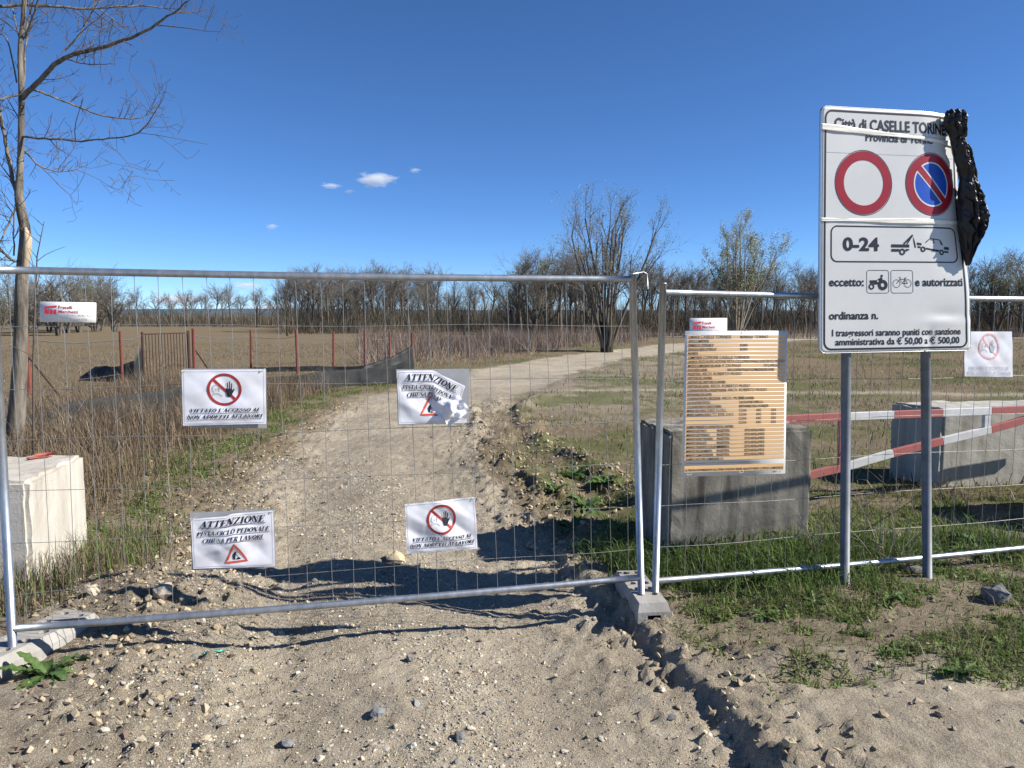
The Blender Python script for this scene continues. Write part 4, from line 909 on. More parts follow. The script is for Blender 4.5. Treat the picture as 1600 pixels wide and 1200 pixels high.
# cream tape wrapped round the sign
def tape(label, p0, p1, w, seed):
    r = np.random.default_rng(seed); mb_v = []; n = 60; us = np.linspace(-.012, .985, n); base = S.base
    rows_ = []
    for j in range(6):
        f = j / 5 - .5; vv = lerp(p0, p1, (us + .012) / .997) + f * w * (1 + .35 * np.sin(us * 6 + seed)) + .0008 * np.sin(us * 30 + j * 2 + seed)
        off = .0045 + .002 * np.abs(np.sin(us * 7 + j * .7 + seed)) + .0008 * r.uniform(0, 1, n)
        rows_.append(S.P(us, vv, 0) + S.n[None] * off[:, None])
    Vt = np.concatenate(rows_); i = np.arange(6 * n).reshape(6, n)
    Ft = np.stack([i[:-1, :-1].ravel(), i[:-1, 1:].ravel(), i[1:, 1:].ravel(), i[1:, :-1].ravel()], 1)
    o = obj('tape_strip', mesh_np('tape_strip', Vt, Ft, smooth=True), M['tape']); o.location = tuple(base)
    s = o.modifiers.new('s', 'SOLIDIFY'); s.thickness = .0008; s.offset = 1
    return tag(o, label, 'tape', 'tape strips round the sign')
tape('slanting cream tape strip across the town name on the sign', .082, .122, .020, 1)
tape('level cream tape strip below the two round signs', .452, .452, .018, 4)
# torn black plastic bunched on the right edge of the sign
spine = [(1494, 174, 17, .03), (1493, 183, 20, .05), (1493, 197, 20, .055), (1497, 212, 15, .05), (1496, 222, 11, .04), (1502, 236, 16, .05), (1507, 256, 15, .055), (1513, 280, 14, .06), (1515, 300, 16, .07), (1519, 318, 21, .085), (1521, 340, 24, .09), (1520, 358, 23, .085), (1517, 374, 17, .07), (1514, 392, 10, .05), (1512, 415, 3, .02)]
sp = np.array(spine, float); tS = np.linspace(0, len(sp) - 1, 90); spi = np.stack([np.interp(tS, np.arange(len(sp)), sp[:, k]) for k in range(4)], 1)
nk = 46; nI = 150; tS = np.linspace(0, len(sp) - 1, nI); spi = np.stack([np.interp(tS, np.arange(len(sp)), sp[:, k]) for k in range(4)], 1)
def tri_w(a): return np.abs(((a / np.pi) % 2) - 1)
layers = []
for ly, (flip, seed_) in enumerate(((1, 81), (-1, 84))):
    w = np.linspace(-1, 1, nk); II, WW = np.meshgrid(np.arange(nI), w, indexing='ij'); ts = II / nI
    nzl = fbm(WW * 1.6 + 9, ts * 7, seed_, 3) - .5; nzf = fbm(WW * 4 + 3, ts * 24, seed_ + 3, 3) - .5
    pleat = tri_w(4.2 * WW * np.pi * (.8 + .4 * np.sin(ts * 9)) + 10 * nzl + 5 * ts); cross = tri_w(WW * 5 + ts * 60 + 9 * nzl)
    prof = np.sqrt(np.clip(1 - WW ** 2, 0, 1)); rag = 1 + .22 * (fbm(np.sign(WW) * 3 + 0 * WW, ts * 16, seed_ + 5, 3) - .5) + .08 * nzl
    P = np.zeros((nI, nk, 3))
    for q in range(nI):
        a, b, hw, dp = spi[q]; c = on_plane(a, b, sbr + snrm * .012, snrm); hwm = hw / F_PX * c[1]
        dep = flip * dp * (.25 + .75 * prof[q]) * (.42 + .50 * pleat[q] + .22 * cross[q] * prof[q] + .5 * nzf[q]) * (prof[q] ** .5)
        P[q] = c + sdir * (hwm * WW[q] * rag[q])[:, None] + snrm * dep[:, None] + np.array([0, 0, 1.]) * (.02 * nzl[q] + .008 * pleat[q])[:, None]
    layers.append(P.reshape(-1, 3))
PV = np.concatenate(layers); i0 = np.arange(nI * nk).reshape(nI, nk); fl_ = [np.stack([k[:-1, :-1].ravel(), k[:-1, 1:].ravel(), k[1:, 1:].ravel(), k[1:, :-1].ravel()], 1) for k in (i0, i0 + nI * nk)]
# stitch the two films along both long edges
for e_ in (0, nk - 1): a_ = i0[:, e_]; fl_.append(np.stack([a_[:-1], a_[1:], a_[1:] + nI * nk, a_[:-1] + nI * nk], 1))
pb = PV.mean(0); o = obj('plastic_sheet', mesh_np('plastic_sheet', PV - pb, np.concatenate(fl_), smooth=False), M['plastic']); o.location = tuple(pb)
tag(o, 'torn black plastic sheet bunched along the right edge of the big sign', 'plastic sheet')

# ------------------------------------------------------------------ the bare locust tree on the left
def rpt(px, py, y): return at_y(px, py, y)
class Tubes:
    """fast tube collector (numpy)"""
    def __init__(self): self.V = []; self.F = []; self.n = 0
    def add(self, pts, rs, k):
        P = np.array(pts, float); R = np.array(rs, float); m = len(P)
        T = np.gradient(P, axis=0); T /= np.linalg.norm(T, axis=1)[:, None] + 1e-9
        ref = np.array([.31, .22, .92]); A = np.cross(T, ref); A /= np.linalg.norm(A, axis=1)[:, None] + 1e-9; B = np.cross(T, A)
        w = 2 * np.pi * np.arange(k) / k
        ring = P[:, None] + R[:, None, None] * (np.cos(w)[None, :, None] * A[:, None] + np.sin(w)[None, :, None] * B[:, None])
        self.V.append(ring.reshape(-1, 3)); i = self.n + np.arange(m * k).reshape(m, k); j = np.roll(i, -1, 1)
        self.F.append(np.stack([i[:-1].ravel(), j[:-1].ravel(), j[1:].ravel(), i[1:].ravel()], 1)); self.n += m * k
    def mesh(self, name, smooth=True): return mesh_np(name, np.concatenate(self.V), np.concatenate(self.F), smooth=smooth)
def wander(p, d, L, n, jit, up, rg):
    pts = [np.array(p, float)]; d = np.array(d, float)
    for _ in range(n):
        d = d + rg.normal(0, jit, 3) + np.array([0, 0, up]); d /= np.linalg.norm(d); pts.append(pts[-1] + d * L / n)
    return pts
TY = 9.4
limbs = {   # pixel paths, start / end radius, drift in depth
 'trunk': ([(20, 728), (27, 640), (32, 560), (33, 480), (34, 430), (39, 385), (40, 358), (33, 330), (29, 304), (32, 262), (33, 206), (34, 150), (31, 75), (36, 37), (38, 0), (41, -70), (38, -160), (46, -260)], .155, .02, 0),
 'b': ([(30, 306), (22, 290), (15, 255), (9, 225), (4, 195), (-2, 170), (-14, 120), (-22, 40), (-40, -60)], .065, .02, .3),
 'c': ([(35, 152), (49, 139), (75, 112), (97, 90), (131, 81), (169, 71), (210, 58), (240, 41), (270, 22), (292, 2)], .075, .012, -.7),
 'c2': ([(97, 90), (124, 99), (150, 101), (180, 99)], .02, .006, -.6), 'c3': ([(100, 80), (124, 56), (142, 22), (152, -12), (160, -60)], .025, .008, .2), 'c4': ([(140, 78), (148, 55), (170, 40)], .016, .005, .1),
 'd': ([(-40, 14), (0, 10), (49, 8), (94, 11), (131, 14), (157, 13), (195, 9), (232, 8), (262, 14), (285, 22), (322, 15)], .045, .006, .9), 'd2': ([(157, 15), (180, 33), (203, 50)], .018, .006, .9),
 'e': ([(48, 139), (75, 148), (94, 156), (124, 167), (150, 178), (187, 186), (217, 186), (240, 176), (251, 161)], .03, .006, .6),
 'f': ([(34, 214), (60, 216), (94, 217), (124, 221), (161, 217), (195, 214), (221, 206), (240, 180), (251, 160)], .032, .006, -.8), 'f2': ([(161, 220), (187, 240), (206, 262), (210, 276)], .010, .004, -.8),
 'g': ([(35, 232), (60, 259), (90, 270), (116, 266), (135, 259)], .026, .006, .5), 'h': ([(38, 60), (50, 30), (60, 0), (70, -50)], .03, .012, -.3), 'h2': ([(36, 155), (40, 75), (44, 30), (55, -30)], .032, .012, .3),
 'i': ([(36, 150), (20, 148), (2, 156), (-20, 150)], .035, .01, -.3), 'j': ([(27, 130), (12, 60), (0, 52), (-20, 50)], .022, .008, .2), 'k': ([(32, 62), (26, 45), (18, 10), (8, -30)], .022, .01, .3),
 'l': ([(28, 320), (15, 345), (3, 372), (-10, 395)], .03, .01, -.3), 'm': ([(36, 410), (20, 408), (8, 398), (-4, 384)], .035, .02, -.4), 'n': ([(22, 400), (21, 370), (22, 330), (26, 310)], .022, .012, -.2)}
tb = rpt(20, 728, TY); tbase = (tb[0], tb[1], H(tb[0], tb[1]))
lt = thing('locust_tree', 'bare tree with peeling trunk rising at the left edge of the picture', 'tree', tbase)
rg = np.random.default_rng(5); fine = Tubes(); big = Tubes(); paths = {}
for nm, (pp, r0, r1, dr) in limbs.items():
    P = []
    for q, (a, b) in enumerate(pp):
        f = q / (len(pp) - 1); P.append(rpt(a, b, TY + dr * f))
    P = np.array(P); tt_ = np.linspace(0, len(P) - 1, len(P) * 3); Pi = np.stack([np.interp(tt_, np.arange(len(P)), P[:, k]) for k in range(3)], 1)
    Ps = Pi.copy(); Ps[1:-1] = (Pi[:-2] + 2 * Pi[1:-1] + Pi[2:]) / 4; Ps += rg.normal(0, .004, Ps.shape) * (nm != 'trunk')
    f = np.linspace(0, 1, len(Ps)); R = (r0 * (1 - f) ** .8 + r1 * f) * .44
    if nm == 'trunk': R = np.interp(Ps[:, 2], [0, .6, 1.6, 2.5, 3.2, 3.5, 4.5, 6, 8], [.12, .095, .076, .068, .050, .037, .032, .022, .011])
    paths[nm] = (Ps, R)
    if nm == 'trunk': Ps[0][2] = tbase[2] - .15; tr = Tubes(); tr.add(Ps, R, 18); obj('trunk', localize(tr.mesh('trunk'), tbase), M['bark'], lt)
    else:
        T_ = Tubes(); T_.add(Ps, R, 8); obj('branch', localize(T_.mesh('branch'), tbase), M['bark'], lt)
# bark stripped patch above the rail
sc_p = [rpt(39, 418, TY - .07), rpt(42, 395, TY - .075), rpt(44, 372, TY - .07), rpt(40, 356, TY - .05)]; T_ = Tubes(); T_.add(sc_p, [.035, .048, .045, .015], 10); obj('bare_wood_scar', localize(T_.mesh('bare_wood_scar'), tbase), M['bare_wood'], lt)
def sprout(Ps, R, i, L, lvl):
    d0 = Ps[min(i + 1, len(Ps) - 1)] - Ps[max(i - 1, 0)]; d0 /= np.linalg.norm(d0) + 1e-9
    s = rg.normal(0, 1, 3); s -= d0 * np.dot(s, d0); s /= np.linalg.norm(s) + 1e-9; d = d0 * rg.uniform(.25, .8) + s * .8
    d[2] += .25; pts = wander(Ps[i], d, L, 4, .13, .05, rg); r = min(R[i] * .6, .0025 + .008 * L)
    fine.add(pts, np.linspace(r, .0022, 5), 4)
    if lvl < 2 and L > .18:
        for q in range(int(rg.integers(2, 5))): sprout(np.array(pts), np.linspace(r, .003, 5), int(rg.integers(1, 5)), L * rg.uniform(.3, .55), lvl + 1)
for nm, (Ps, R) in paths.items():
    n = len(Ps)
    for i in range(3, n):
        if nm == 'trunk' and (Ps[i][2] < 3.4): continue
        for q in range(2 if nm == 'trunk' else 2):
            if rg.uniform() < .5: sprout(Ps, R, i, rg.uniform(.10, .40) if rg.uniform() < .8 else rg.uniform(.4, .75), 0)
obj('twigs', localize(fine.mesh('twigs'), tbase), M['twig'], lt)
# young shoot beside the trunk
sb_ = rpt(50, 690, 9.0); sbase = (sb_[0], sb_[1], H(sb_[0], sb_[1])); T_ = Tubes()
pp = np.array([sbase, rpt(52, 560, 9.0), rpt(55, 470, 9.0), rpt(58, 400, 9.0), rpt(69, 346, 9.0)]); T_.add(pp, [.014, .012, .010, .007, .003], 6)
for k in range(16):
    i = rg.integers(1, 4); p = lerp(pp[i], pp[i + 1], rg.uniform()); T_.add(wander(p, (rg.normal(0, .7), rg.normal(0, .7), .8), rg.uniform(.15, .5), 3, .15, .02, rg), np.linspace(.005, .002, 4), 4)
o = obj('young_shoot', localize(T_.mesh('young_shoot'), sbase), M['twig']); o.location = sbase; tag(o, 'thin young leafless shoot right beside the left tree trunk', 'sapling')

# ------------------------------------------------------------------ background trees (prototypes, then copies)
def far_tree(kind, seed, h, leaf=None, stems=1, spread=.5, bark='far_bark', nleaf=0, twigs=1.0, low=.25, vase=False, tw=.0135, ls_=(.025, .055)):
    """returns trunk mesh and crown mesh around the origin"""
    rg = np.random.default_rng(seed); tr = Tubes(); cr = Tubes(); tips = []
    def grow(p, d, L, r, lvl):
        n = 5 if lvl == 0 else 4
        pts = np.array(wander(p, d, L, n, (.05, .11, .16, .2)[lvl], (.03, .05, .03, .0)[lvl], rg)); R = np.linspace(r, r * (.42 if lvl < 3 else .4), n + 1)
        (tr if lvl < 2 else cr).add(pts, R, (7, 5, 3, 3)[lvl])
        if lvl >= 2: tips.append(pts[-1]); tips.append(pts[n // 2])
        if lvl == 3: return
        kids = int(((7, 5, 4) if vase else (10, 8, 6))[lvl] * (twigs if lvl > 0 else 1) * rg.uniform(.8, 1.2))
        for q in range(kids):
            f = rg.uniform(low if lvl == 0 else .2, 1) if q else 1.0
            x = f * n; i = min(int(x), n - 1); pp = lerp(pts[i], pts[i + 1], x - i); t = pts[i + 1] - pts[i]; t /= np.linalg.norm(t)
            s = rg.normal(0, 1, 3); s -= t * np.dot(s, t); s /= np.linalg.norm(s)
            ang = rg.uniform(.35, .75) * (.72 if vase else 1) * (spread / .5 if lvl == 0 else 1) ; dd = t * math.cos(ang) + s * math.sin(ang)
            if dd[2] < -.1: dd[2] *= -.5
            ln = L * (rg.uniform(.22, .42) * (1.3 - .75 * f) if (vase and lvl == 0) else rg.uniform(.38, .68) * (1.15 - .5 * f if lvl == 0 else 1))
            grow(pp, dd, ln, max(np.interp(f, [0, 1], [r, r * .42]) * .55, tw if lvl < 2 else tw * .75), lvl + 1)
    for s in range(stems):
        a = 2 * math.pi * s / max(stems, 1) + rg.uniform(-.4, .4); ls = (0 if stems == 1 else (.05 + .50 * ((s * 5) % stems) / stems if vase else rg.uniform(.10, .42) * spread / .5))
        grow((.12 * math.cos(a) * (stems > 1), .12 * math.sin(a) * (stems > 1), -.2), (ls * math.cos(a), ls * math.sin(a), 1), h * (rg.uniform(.72, 1.0) if vase else rg.uniform(.62, .78)), h * ((.012 if vase else .022) if stems > 1 else .020), 0)
    tm = tr.mesh('trunk'); cm = cr.mesh('crown'); lm = None
    if nleaf:
        T = np.array(tips); T = T[T[:, 2] > h * .25]; c = T[rg.integers(0, len(T), nleaf)] + rg.normal(0, .10, (nleaf, 3)); n = nleaf
        a = rg.normal(0, 1, (n, 3)); a /= np.linalg.norm(a, axis=1)[:, None]; b = np.cross(a, rg.normal(0, 1, (n, 3))); b /= np.linalg.norm(b, axis=1)[:, None]; s = rg.uniform(ls_[0], ls_[1], (n, 1))
        P = np.stack([c - a * s, c + b * s * .6, c + a * s, c - b * s * .6], 1).reshape(-1, 3); F = (np.arange(n) * 4)[:, None] + np.arange(4)
        lm = mesh_np('leaves', P, F, np.repeat(palette(n, leaf, .2), 4, 0))
    return tm, cm, lm
def plant_tree(name, label, proto, x, y, h, rz, group=None, bark='far_bark'):
    tm, cm, lm, ph = proto; t = thing(name, label, 'tree', (x, y, H(x, y)), rz, group); s = h / ph; t.scale = (s * random.uniform(.9, 1.1), s * random.uniform(.9, 1.1), s)
    obj('trunk', tm, M[bark], t); c = obj('crown', cm, M['far_twig'], t)
    if lm: obj('leaves', lm, M['leaf'], t)
    return t
LEAF_Y = [(.24, .26, .10), (.19, .22, .08), (.28, .27, .13)]; LEAF_G = [(.20, .23, .13), (.25, .27, .17), (.15, .18, .09)]
LEAF_P = [(.32, .34, .20), (.27, .30, .16), (.36, .37, .24)]
def proto(seed, h, **k):
    a = far_tree('', seed, h, **k); c = np.empty(len(a[1].vertices) * 3, np.float32); a[1].vertices.foreach_get('co', c)
    return (*a, float(np.quantile(c.reshape(-1, 3)[:, 2], .995)))
P_round = [proto(100 + i, 7, spread=.60, twigs=1.35, low=.38) for i in range(4)]
P_tall = [proto(110 + i, 8, spread=.36, twigs=1.25, low=.35) for i in range(4)]
P_bush = [proto(120 + i, 5, stems=4, spread=.6, twigs=1.0, low=.1) for i in range(2)]
P_leafy = [proto(130 + i, 6, stems=3, spread=.5, twigs=1.0, leaf=LEAF_Y, nleaf=2600, low=.15) for i in range(2)]
P_multi = proto(140, 8, stems=12, spread=.46, twigs=1.45, leaf=LEAF_G, nleaf=4200, low=.3, vase=True, tw=.006, ls_=(.025, .05))
P_pair = proto(141, 9, stems=12, spread=.55, twigs=1.4, leaf=LEAF_P, nleaf=12000, low=.25, vase=True, tw=.008, ls_=(.04, .075))
def gx_at(px, y): return (px - 800) / F_PX * y
def top_h(py, y): return (490 - py) / F_PX * y + CAM_H
# the two trees that stand out
y = 35.5; mt = plant_tree('multi_stem_tree', 'tall many stemmed tree coming into leaf beside the bend of the track', P_multi, gx_at(948, y), y, top_h(296, y), .6)
T_ = Tubes(); ivy_r = np.random.default_rng(3)
for k in range(9):
    a = 2 * math.pi * k / 9; T_.add([(.22 * math.cos(a), .22 * math.sin(a), -.25), (.26 * math.cos(a) , .26 * math.sin(a), .6), (.36 * math.cos(a), .36 * math.sin(a), 1.4), (.45 * math.cos(a), .45 * math.sin(a), 2.0 + ivy_r.uniform(0, 1))], [.17, .14, .12, .05], 7)
obj('ivy_sleeve', T_.mesh('ivy_sleeve'), M['ivy'], mt)
y = 58; plant_tree('poplar_tree', 'tall pale stemmed tree in young leaf above the orange board', P_pair, gx_at(1152, y), y, top_h(338, y), 1.2, bark='far_bark_pale')
trng = random.Random(4)
ORD = ['first', 'second', 'third', 'fourth', 'fifth', 'sixth', 'seventh', 'eighth', 'ninth', 'tenth', 'eleventh', 'twelfth', 'thirteenth', 'fourteenth', 'fifteenth', 'sixteenth', 'seventeenth', 'eighteenth', 'nineteenth', 'twentieth']
def row(n, px0, px1, y0, y1, top0, top1, protos, name, label, group, bark='far_bark', order=True):
    spots = []
    for k in range(n):
        px = lerp(px0, px1, (k + trng.uniform(.1, .9)) / n); y = trng.uniform(y0, y1); spots.append((px, y, top_h(trng.uniform(top0, top1), y)))
    spots.sort()
    for k, (px, y, h) in enumerate(spots):
        lb = (ORD[k] + ' from left of the ' + label) if order else label
        plant_tree(name, lb, trng.choice(protos), gx_at(px, y), y, h, trng.uniform(0, 6.28), group, bark)
row(20, 447, 640, 72, 90, 404, 450, P_round + P_tall, 'bare_tree', 'dark bare trees in the dense wood left of the bend', 'trees of the wood left of the bend')
row(13, 640, 800, 80, 94, 424, 472, P_round + P_tall, 'bare_tree', 'rounded bare trees in the lower wood before the bend', 'trees of the lower wood before the bend')
row(17, 800, 935, 62, 80, 384, 432, P_tall + P_leafy, 'grey_willow', 'upright greyish trees behind the many stemmed tree', 'trees behind the many stemmed tree')
row(20, 985, 1290, 66, 82, 398, 446, P_round + P_tall, 'bare_tree', 'brown bare trees in the wood behind the orange board', 'trees of the wood behind the sign')
row(24, 985, 1290, 84, 100, 402, 440, P_round + P_tall, 'bare_tree', 'bare tree at the back of the wood behind the orange board', 'trees at the back of the wood behind the sign', order=False)
row(28, 447, 690, 92, 112, 408, 450, P_round + P_tall, 'bare_tree', 'bare tree at the back of the wood left of the bend', 'trees at the back of the left wood', order=False)
row(10, 1500, 1640, 55, 75, 388, 430, P_leafy + P_round, 'leafing_tree', 'trees coming into leaf behind the faded notice', 'trees at the right edge')
row(12, 1290, 1500, 70, 90, 418, 440, P_round, 'bare_tree', 'bare tree of the wood hidden mostly behind the big sign', 'trees behind the big sign', order=False)
row(20, 150, 450, 95, 125, 440, 472, P_round, 'bare_tree', 'small bare trees in the thin far row beyond the field', 'trees of the far row')
row(2, 255, 345, 100, 110, 446, 458, P_round, 'bare_tree', 'two taller bare trees above the thin far row', 'taller trees of the far row')
row(14, -60, 190, 55, 85, 416, 456, P_leafy + P_bush, 'pale_shrub_tree', 'pale bushy trees behind the left trunk', 'bushy trees at the far left')
row(6, 1640, 1950, 60, 90, 410, 440, P_round, 'bare_tree', 'bare tree of the wood beyond the right edge', 'trees beyond the right edge', order=False)
row(6, -400, -60, 70, 110, 440, 465, P_round, 'bare_tree', 'bare tree beyond the left edge', 'trees beyond the left edge', order=False)
# brushwood under and behind the trees
def brush(name, label, n, px0, px1, y0, y1, h0, h1, w, cols, lean=.25, verge=None):
    px = rng.uniform(px0, px1, n); y = rng.uniform(y0, y1, n); x = (px - 800) / F_PX * y
    if verge is not None:
        e = np.interp(y, RY, RXL) - x; k = rng.uniform(0, 1, n) < sm(verge, verge + 4.5, e + 5 * (fbm(x * .4, y * .4, 79, 3) - .5)) * (.25 + .75 * sm(.3, .6, fbm(x * .6, y * .6, 78, 3))); x, y = x[k], y[k]; n = len(x)
    cl = fbm(x * .25, y * .25, 77, 3); hh = (h0 + (h1 - h0) * np.clip((cl - .25) * 2, 0, 1)) * rng.uniform(.35, 1.1, n)
    z = height(x, y) - .05; a = rng.uniform(0, 6.28, n); l = np.abs(rng.normal(0, lean, n)) * hh; ww = w * rng.uniform(.5, 1.5, n); b = rng.uniform(0, 6.28, n)
    P = np.stack([np.stack([x - np.cos(b) * ww, y - np.sin(b) * ww, z], 1), np.stack([x + np.cos(b) * ww, y + np.sin(b) * ww, z], 1), np.stack([x + np.cos(a) * l + np.cos(b) * ww * .3, y + np.sin(a) * l, z + hh], 1), np.stack([x + np.cos(a) * l - np.cos(b) * ww * .3, y + np.sin(a) * l, z + hh], 1)], 1).reshape(-1, 3)
    F = (np.arange(n) * 4)[:, None] + np.arange(4)
    return tag(obj(name, mesh_np(name, P, F, np.repeat(palette(n, cols, .22), 4, 0)), M['brush']), label, 'brushwood', kind='stuff')
BR = [(.12, .102, .082), (.085, .074, .060), (.15, .128, .10), (.10, .096, .062)]
brush('thicket', 'tangled brown undergrowth of the woods beyond the field', 50000, 440, 1950, 68, 114, 1.3, 4.3, .019, BR, .45)
brush('far_thicket', 'low brown hedge line beyond the fenced field', 15000, -420, 450, 108, 150, 1.0, 3.2, .028, BR, .45)
PURP = [(.24, .185, .155), (.19, .15, .125), (.29, .225, .18), (.22, .165, .145), (.26, .215, .15)]
brush('bramble_bank', 'reddish brown bramble bank along the track below the trees', 30000, 560, 1010, 25, 56, .25, 1.15, .009, PURP, .5, 1.2)
brush('bramble_strip', 'reddish dry stalks at the edge of the right field', 5000, 1000, 1700, 52, 64, .3, 1.0, .014, PURP, .35)
# low wooded hills on the horizon, bluish distance haze put into their colour
hx = np.linspace(-3200, 3200, 160); hz_ = 4 + 34 * fbm(hx * .0011 + 3, hx * 0, 88, 4) * (.45 + .55 * sm(600, -900, hx))
Vh = []; 
for k, (x_, z_) in enumerate(zip(hx, hz_)): Vh += [(x_, 2600, -20), (x_, 2750, z_ * .75), (x_, 2950, z_), (x_, 3400, -20)]
ih = np.arange(len(Vh)).reshape(-1, 4); Fh = np.concatenate([np.stack([ih[:-1, c], ih[1:, c], ih[1:, c + 1], ih[:-1, c + 1]], 1) for c in range(3)])
M['hill'] = mat('haze_tinted_hills', (.10, .135, .165), (.085, .115, .14), scale=.004, rough=1, spec=0)
tag(obj('hills', mesh_np('hills', Vh, Fh, smooth=True), M['hill']), kind='structure')

# ------------------------------------------------------------------ old red post fence, gate and tarps in the left field
posts = [(47, 617, 1.42), (192, 609, 1.36), (304, 592, 1.33), (392, 586, 1.27), (465, 587, 1.26), (521, 581, 1.2), (570, 577, 1.2), (609, 574, 1.15), (645, 572, 1.15)]
pw = [at_z(a, b, 0) for a, b, _ in posts]; fb = (pw[0][0], pw[0][1], 0)
ft = thing('wire_fence', 'old wire fence on rusty red posts along the left field', 'fence', fb)
def lf(mb, nm, m): return obj(nm, localize(mb.mesh(nm), fb), m, ft)
tops = []
for (a, b, hh), p in zip(posts, pw):
    z = H(p[0], p[1]); tp = np.array([p[0] + random.uniform(-.04, .04), p[1], z + hh]); tops.append((np.array([p[0], p[1], z]), tp)); mb = MB(); mb.tube([(p[0], p[1], z - .2), tp], .045 if a in (47, 304) else .034, 8); lf(mb, 'post', M['rust_red'])
for k in range(len(tops) - 1):
    (b0, t0), (b1, t1) = tops[k], tops[k + 1]
    if k == 1: continue
    for f, rr_, m in ((.86, .011, 'old_wire'), (.55, .006, 'old_wire'), (.28, .006, 'old_wire')):
        pts = [lerp(lerp(b0, t0, f), lerp(b1, t1, f), q / 8) - np.array([0, 0, .07 * math.sin(math.pi * q / 8) + random.uniform(0, .02)]) for q in range(9)]; mb = MB(); mb.tube(pts, rr_ * (.55 if k > 2 else 1), 5, cap=False); lf(mb, 'strand', M[m])
# the strand runs on between second post and gate post, and left to the tree
(b0, t0), (b1, t1) = tops[1], tops[2]; gp0 = at_z(226, 606, 0); gpt = np.array([gp0[0], gp0[1], H(gp0[0], gp0[1]) + 1.25])
for a, b in ((lerp(b0, t0, .86), gpt), (at_y(-40, 545, 15), lerp(tops[0][0], tops[0][1], .86))):
    mb = MB(); mb.tube([lerp(a, b, q / 6) - np.array([0, 0, .06 * math.sin(math.pi * q / 6)]) for q in range(7)], .011, 5, cap=False); lf(mb, 'strand', M['old_wire'])
for p, q in ((tops[0], at_z(98, 622, 0)), (tops[0], at_z(32, 640, 0)), (tops[2], at_z(335, 590, 0))):
    s = lerp(p[0], p[1], .62); mb = MB(); mb.tube([s, (q[0], q[1], H(q[0], q[1]) - .05)], .022, 6); lf(mb, 'brace', M['rust_dark'])
# gate of vertical bars
g0, g1 = gp0, at_z(297, 598, 0); gz = H(g0[0], g0[1]); gt_ = thing('bar_gate', 'rusty gate of thin upright bars in the old red fence', 'gate', (g0[0], g0[1], gz))
v = g1 - g0; v[2] = 0
mb = MB(); mb.tube([(0, 0, .0), (0, 0, 1.32)], .03, 8); mb.build('gate_post', M['rust_dark'], gt_); mb = MB(); mb.tube([v + [0, 0, 0], v + [0, 0, 1.32]], .04, 8); mb.build('gate_post', M['rust_dark'], gt_)
for z_ in (.10, 1.27): mb = MB(); mb.tube([(0, 0, z_), v + [0, 0, z_]], .022, 6); mb.build('gate_rail', M['rust_dark'], gt_)
mb = MB(); mb.tube([(0, 0, .10), (0, 0, 1.27)], .011, 5, cap=False); barm = mb.mesh('upright_bar'); barm.materials.append(M['rust_dark'])
for k in range(1, 15): o = obj('upright_bar', barm, None, gt_); o.location = tuple(v * k / 15)
# silt fence along the road and a dark strip behind it, part tarp, part modelled shade
def cloth(name, label, base_px, hts, m, seed, cat='tarp', thick=.006):
    B = np.array([at_z(a, b, 0) for a, b in base_px]); tt_ = np.linspace(0, len(B) - 1, 16 * (len(B) - 1) + 1); Bi = np.stack([np.interp(tt_, np.arange(len(B)), B[:, k]) for k in range(3)], 1); hh = np.interp(tt_, np.arange(len(B)), hts)
    rows_ = []; base = B[0].copy(); base[2] = 0
    for j in range(7):
        f = j / 6; wv = .06 * np.sin(tt_ * 5 + seed) * (1 - f) + .05 * (fbm(tt_ * 3, 0 * tt_ + f * 2, seed, 3) - .5) * 2
        P = Bi.copy(); P[:, 1] += wv - .10 * (1 - f); P[:, 2] = height(P[:, 0], P[:, 1]) - .04 + hh * f * (1 + .10 * (fbm(tt_ * 1.2, 0 * tt_, seed + 4, 2) - .5)); rows_.append(P - base)
    Vt = np.concatenate(rows_); n = len(tt_); i = np.arange(7 * n).reshape(7, n); Ft = np.stack([i[:-1, :-1].ravel(), i[:-1, 1:].ravel(), i[1:, 1:].ravel(), i[1:, :-1].ravel()], 1)
    o = obj(name, mesh_np(name, Vt, Ft, smooth=True), m); o.location = tuple(base); s = o.modifiers.new('s', 'SOLIDIFY'); s.thickness = thick
    return tag(o, label, cat)
cloth('silt_fence', 'grey silt fence cloth running along the left side of the track', [(30, 692), (120, 672), (283, 642), (420, 613), (500, 608), (560, 603), (610, 600), (648, 598)], [.42, .5, .46, .40, .42, .44, .50, .62], M['tarp'], 3)
cloth('black_tarp', 'black strip standing in for low shade, rising as tarp to the old fence corner post', [(395, 583), (460, 583), (520, 582), (568, 582), (610, 580), (646, 578)], [.18, .18, .20, .22, .42, .78], M['tarp_dark'], 9)  # low left run is shade built as dark cloth; raised right end is tarp
cloth('black_tarp', 'crumpled black tarp heap lying left of the bar gate', [(126, 590), (150, 592), (185, 594), (212, 594), (226, 592)], [.12, .42, .46, .55, 1.05], M['tarp_dark'], 12)
p = at_z(449, 520, 0); p = at_y(449, 530, 60); mb = MB(); mb.tube([(p[0], p[1], -.2), at_y(449, 499, 60)], .09, 8); o = obj('field_post', localize(mb.mesh('field_post'), (p[0], p[1], 0)), M['rust_dark']); o.location = (p[0], p[1], 0); tag(o, 'lone dark post standing in the field at the wood edge', 'post')

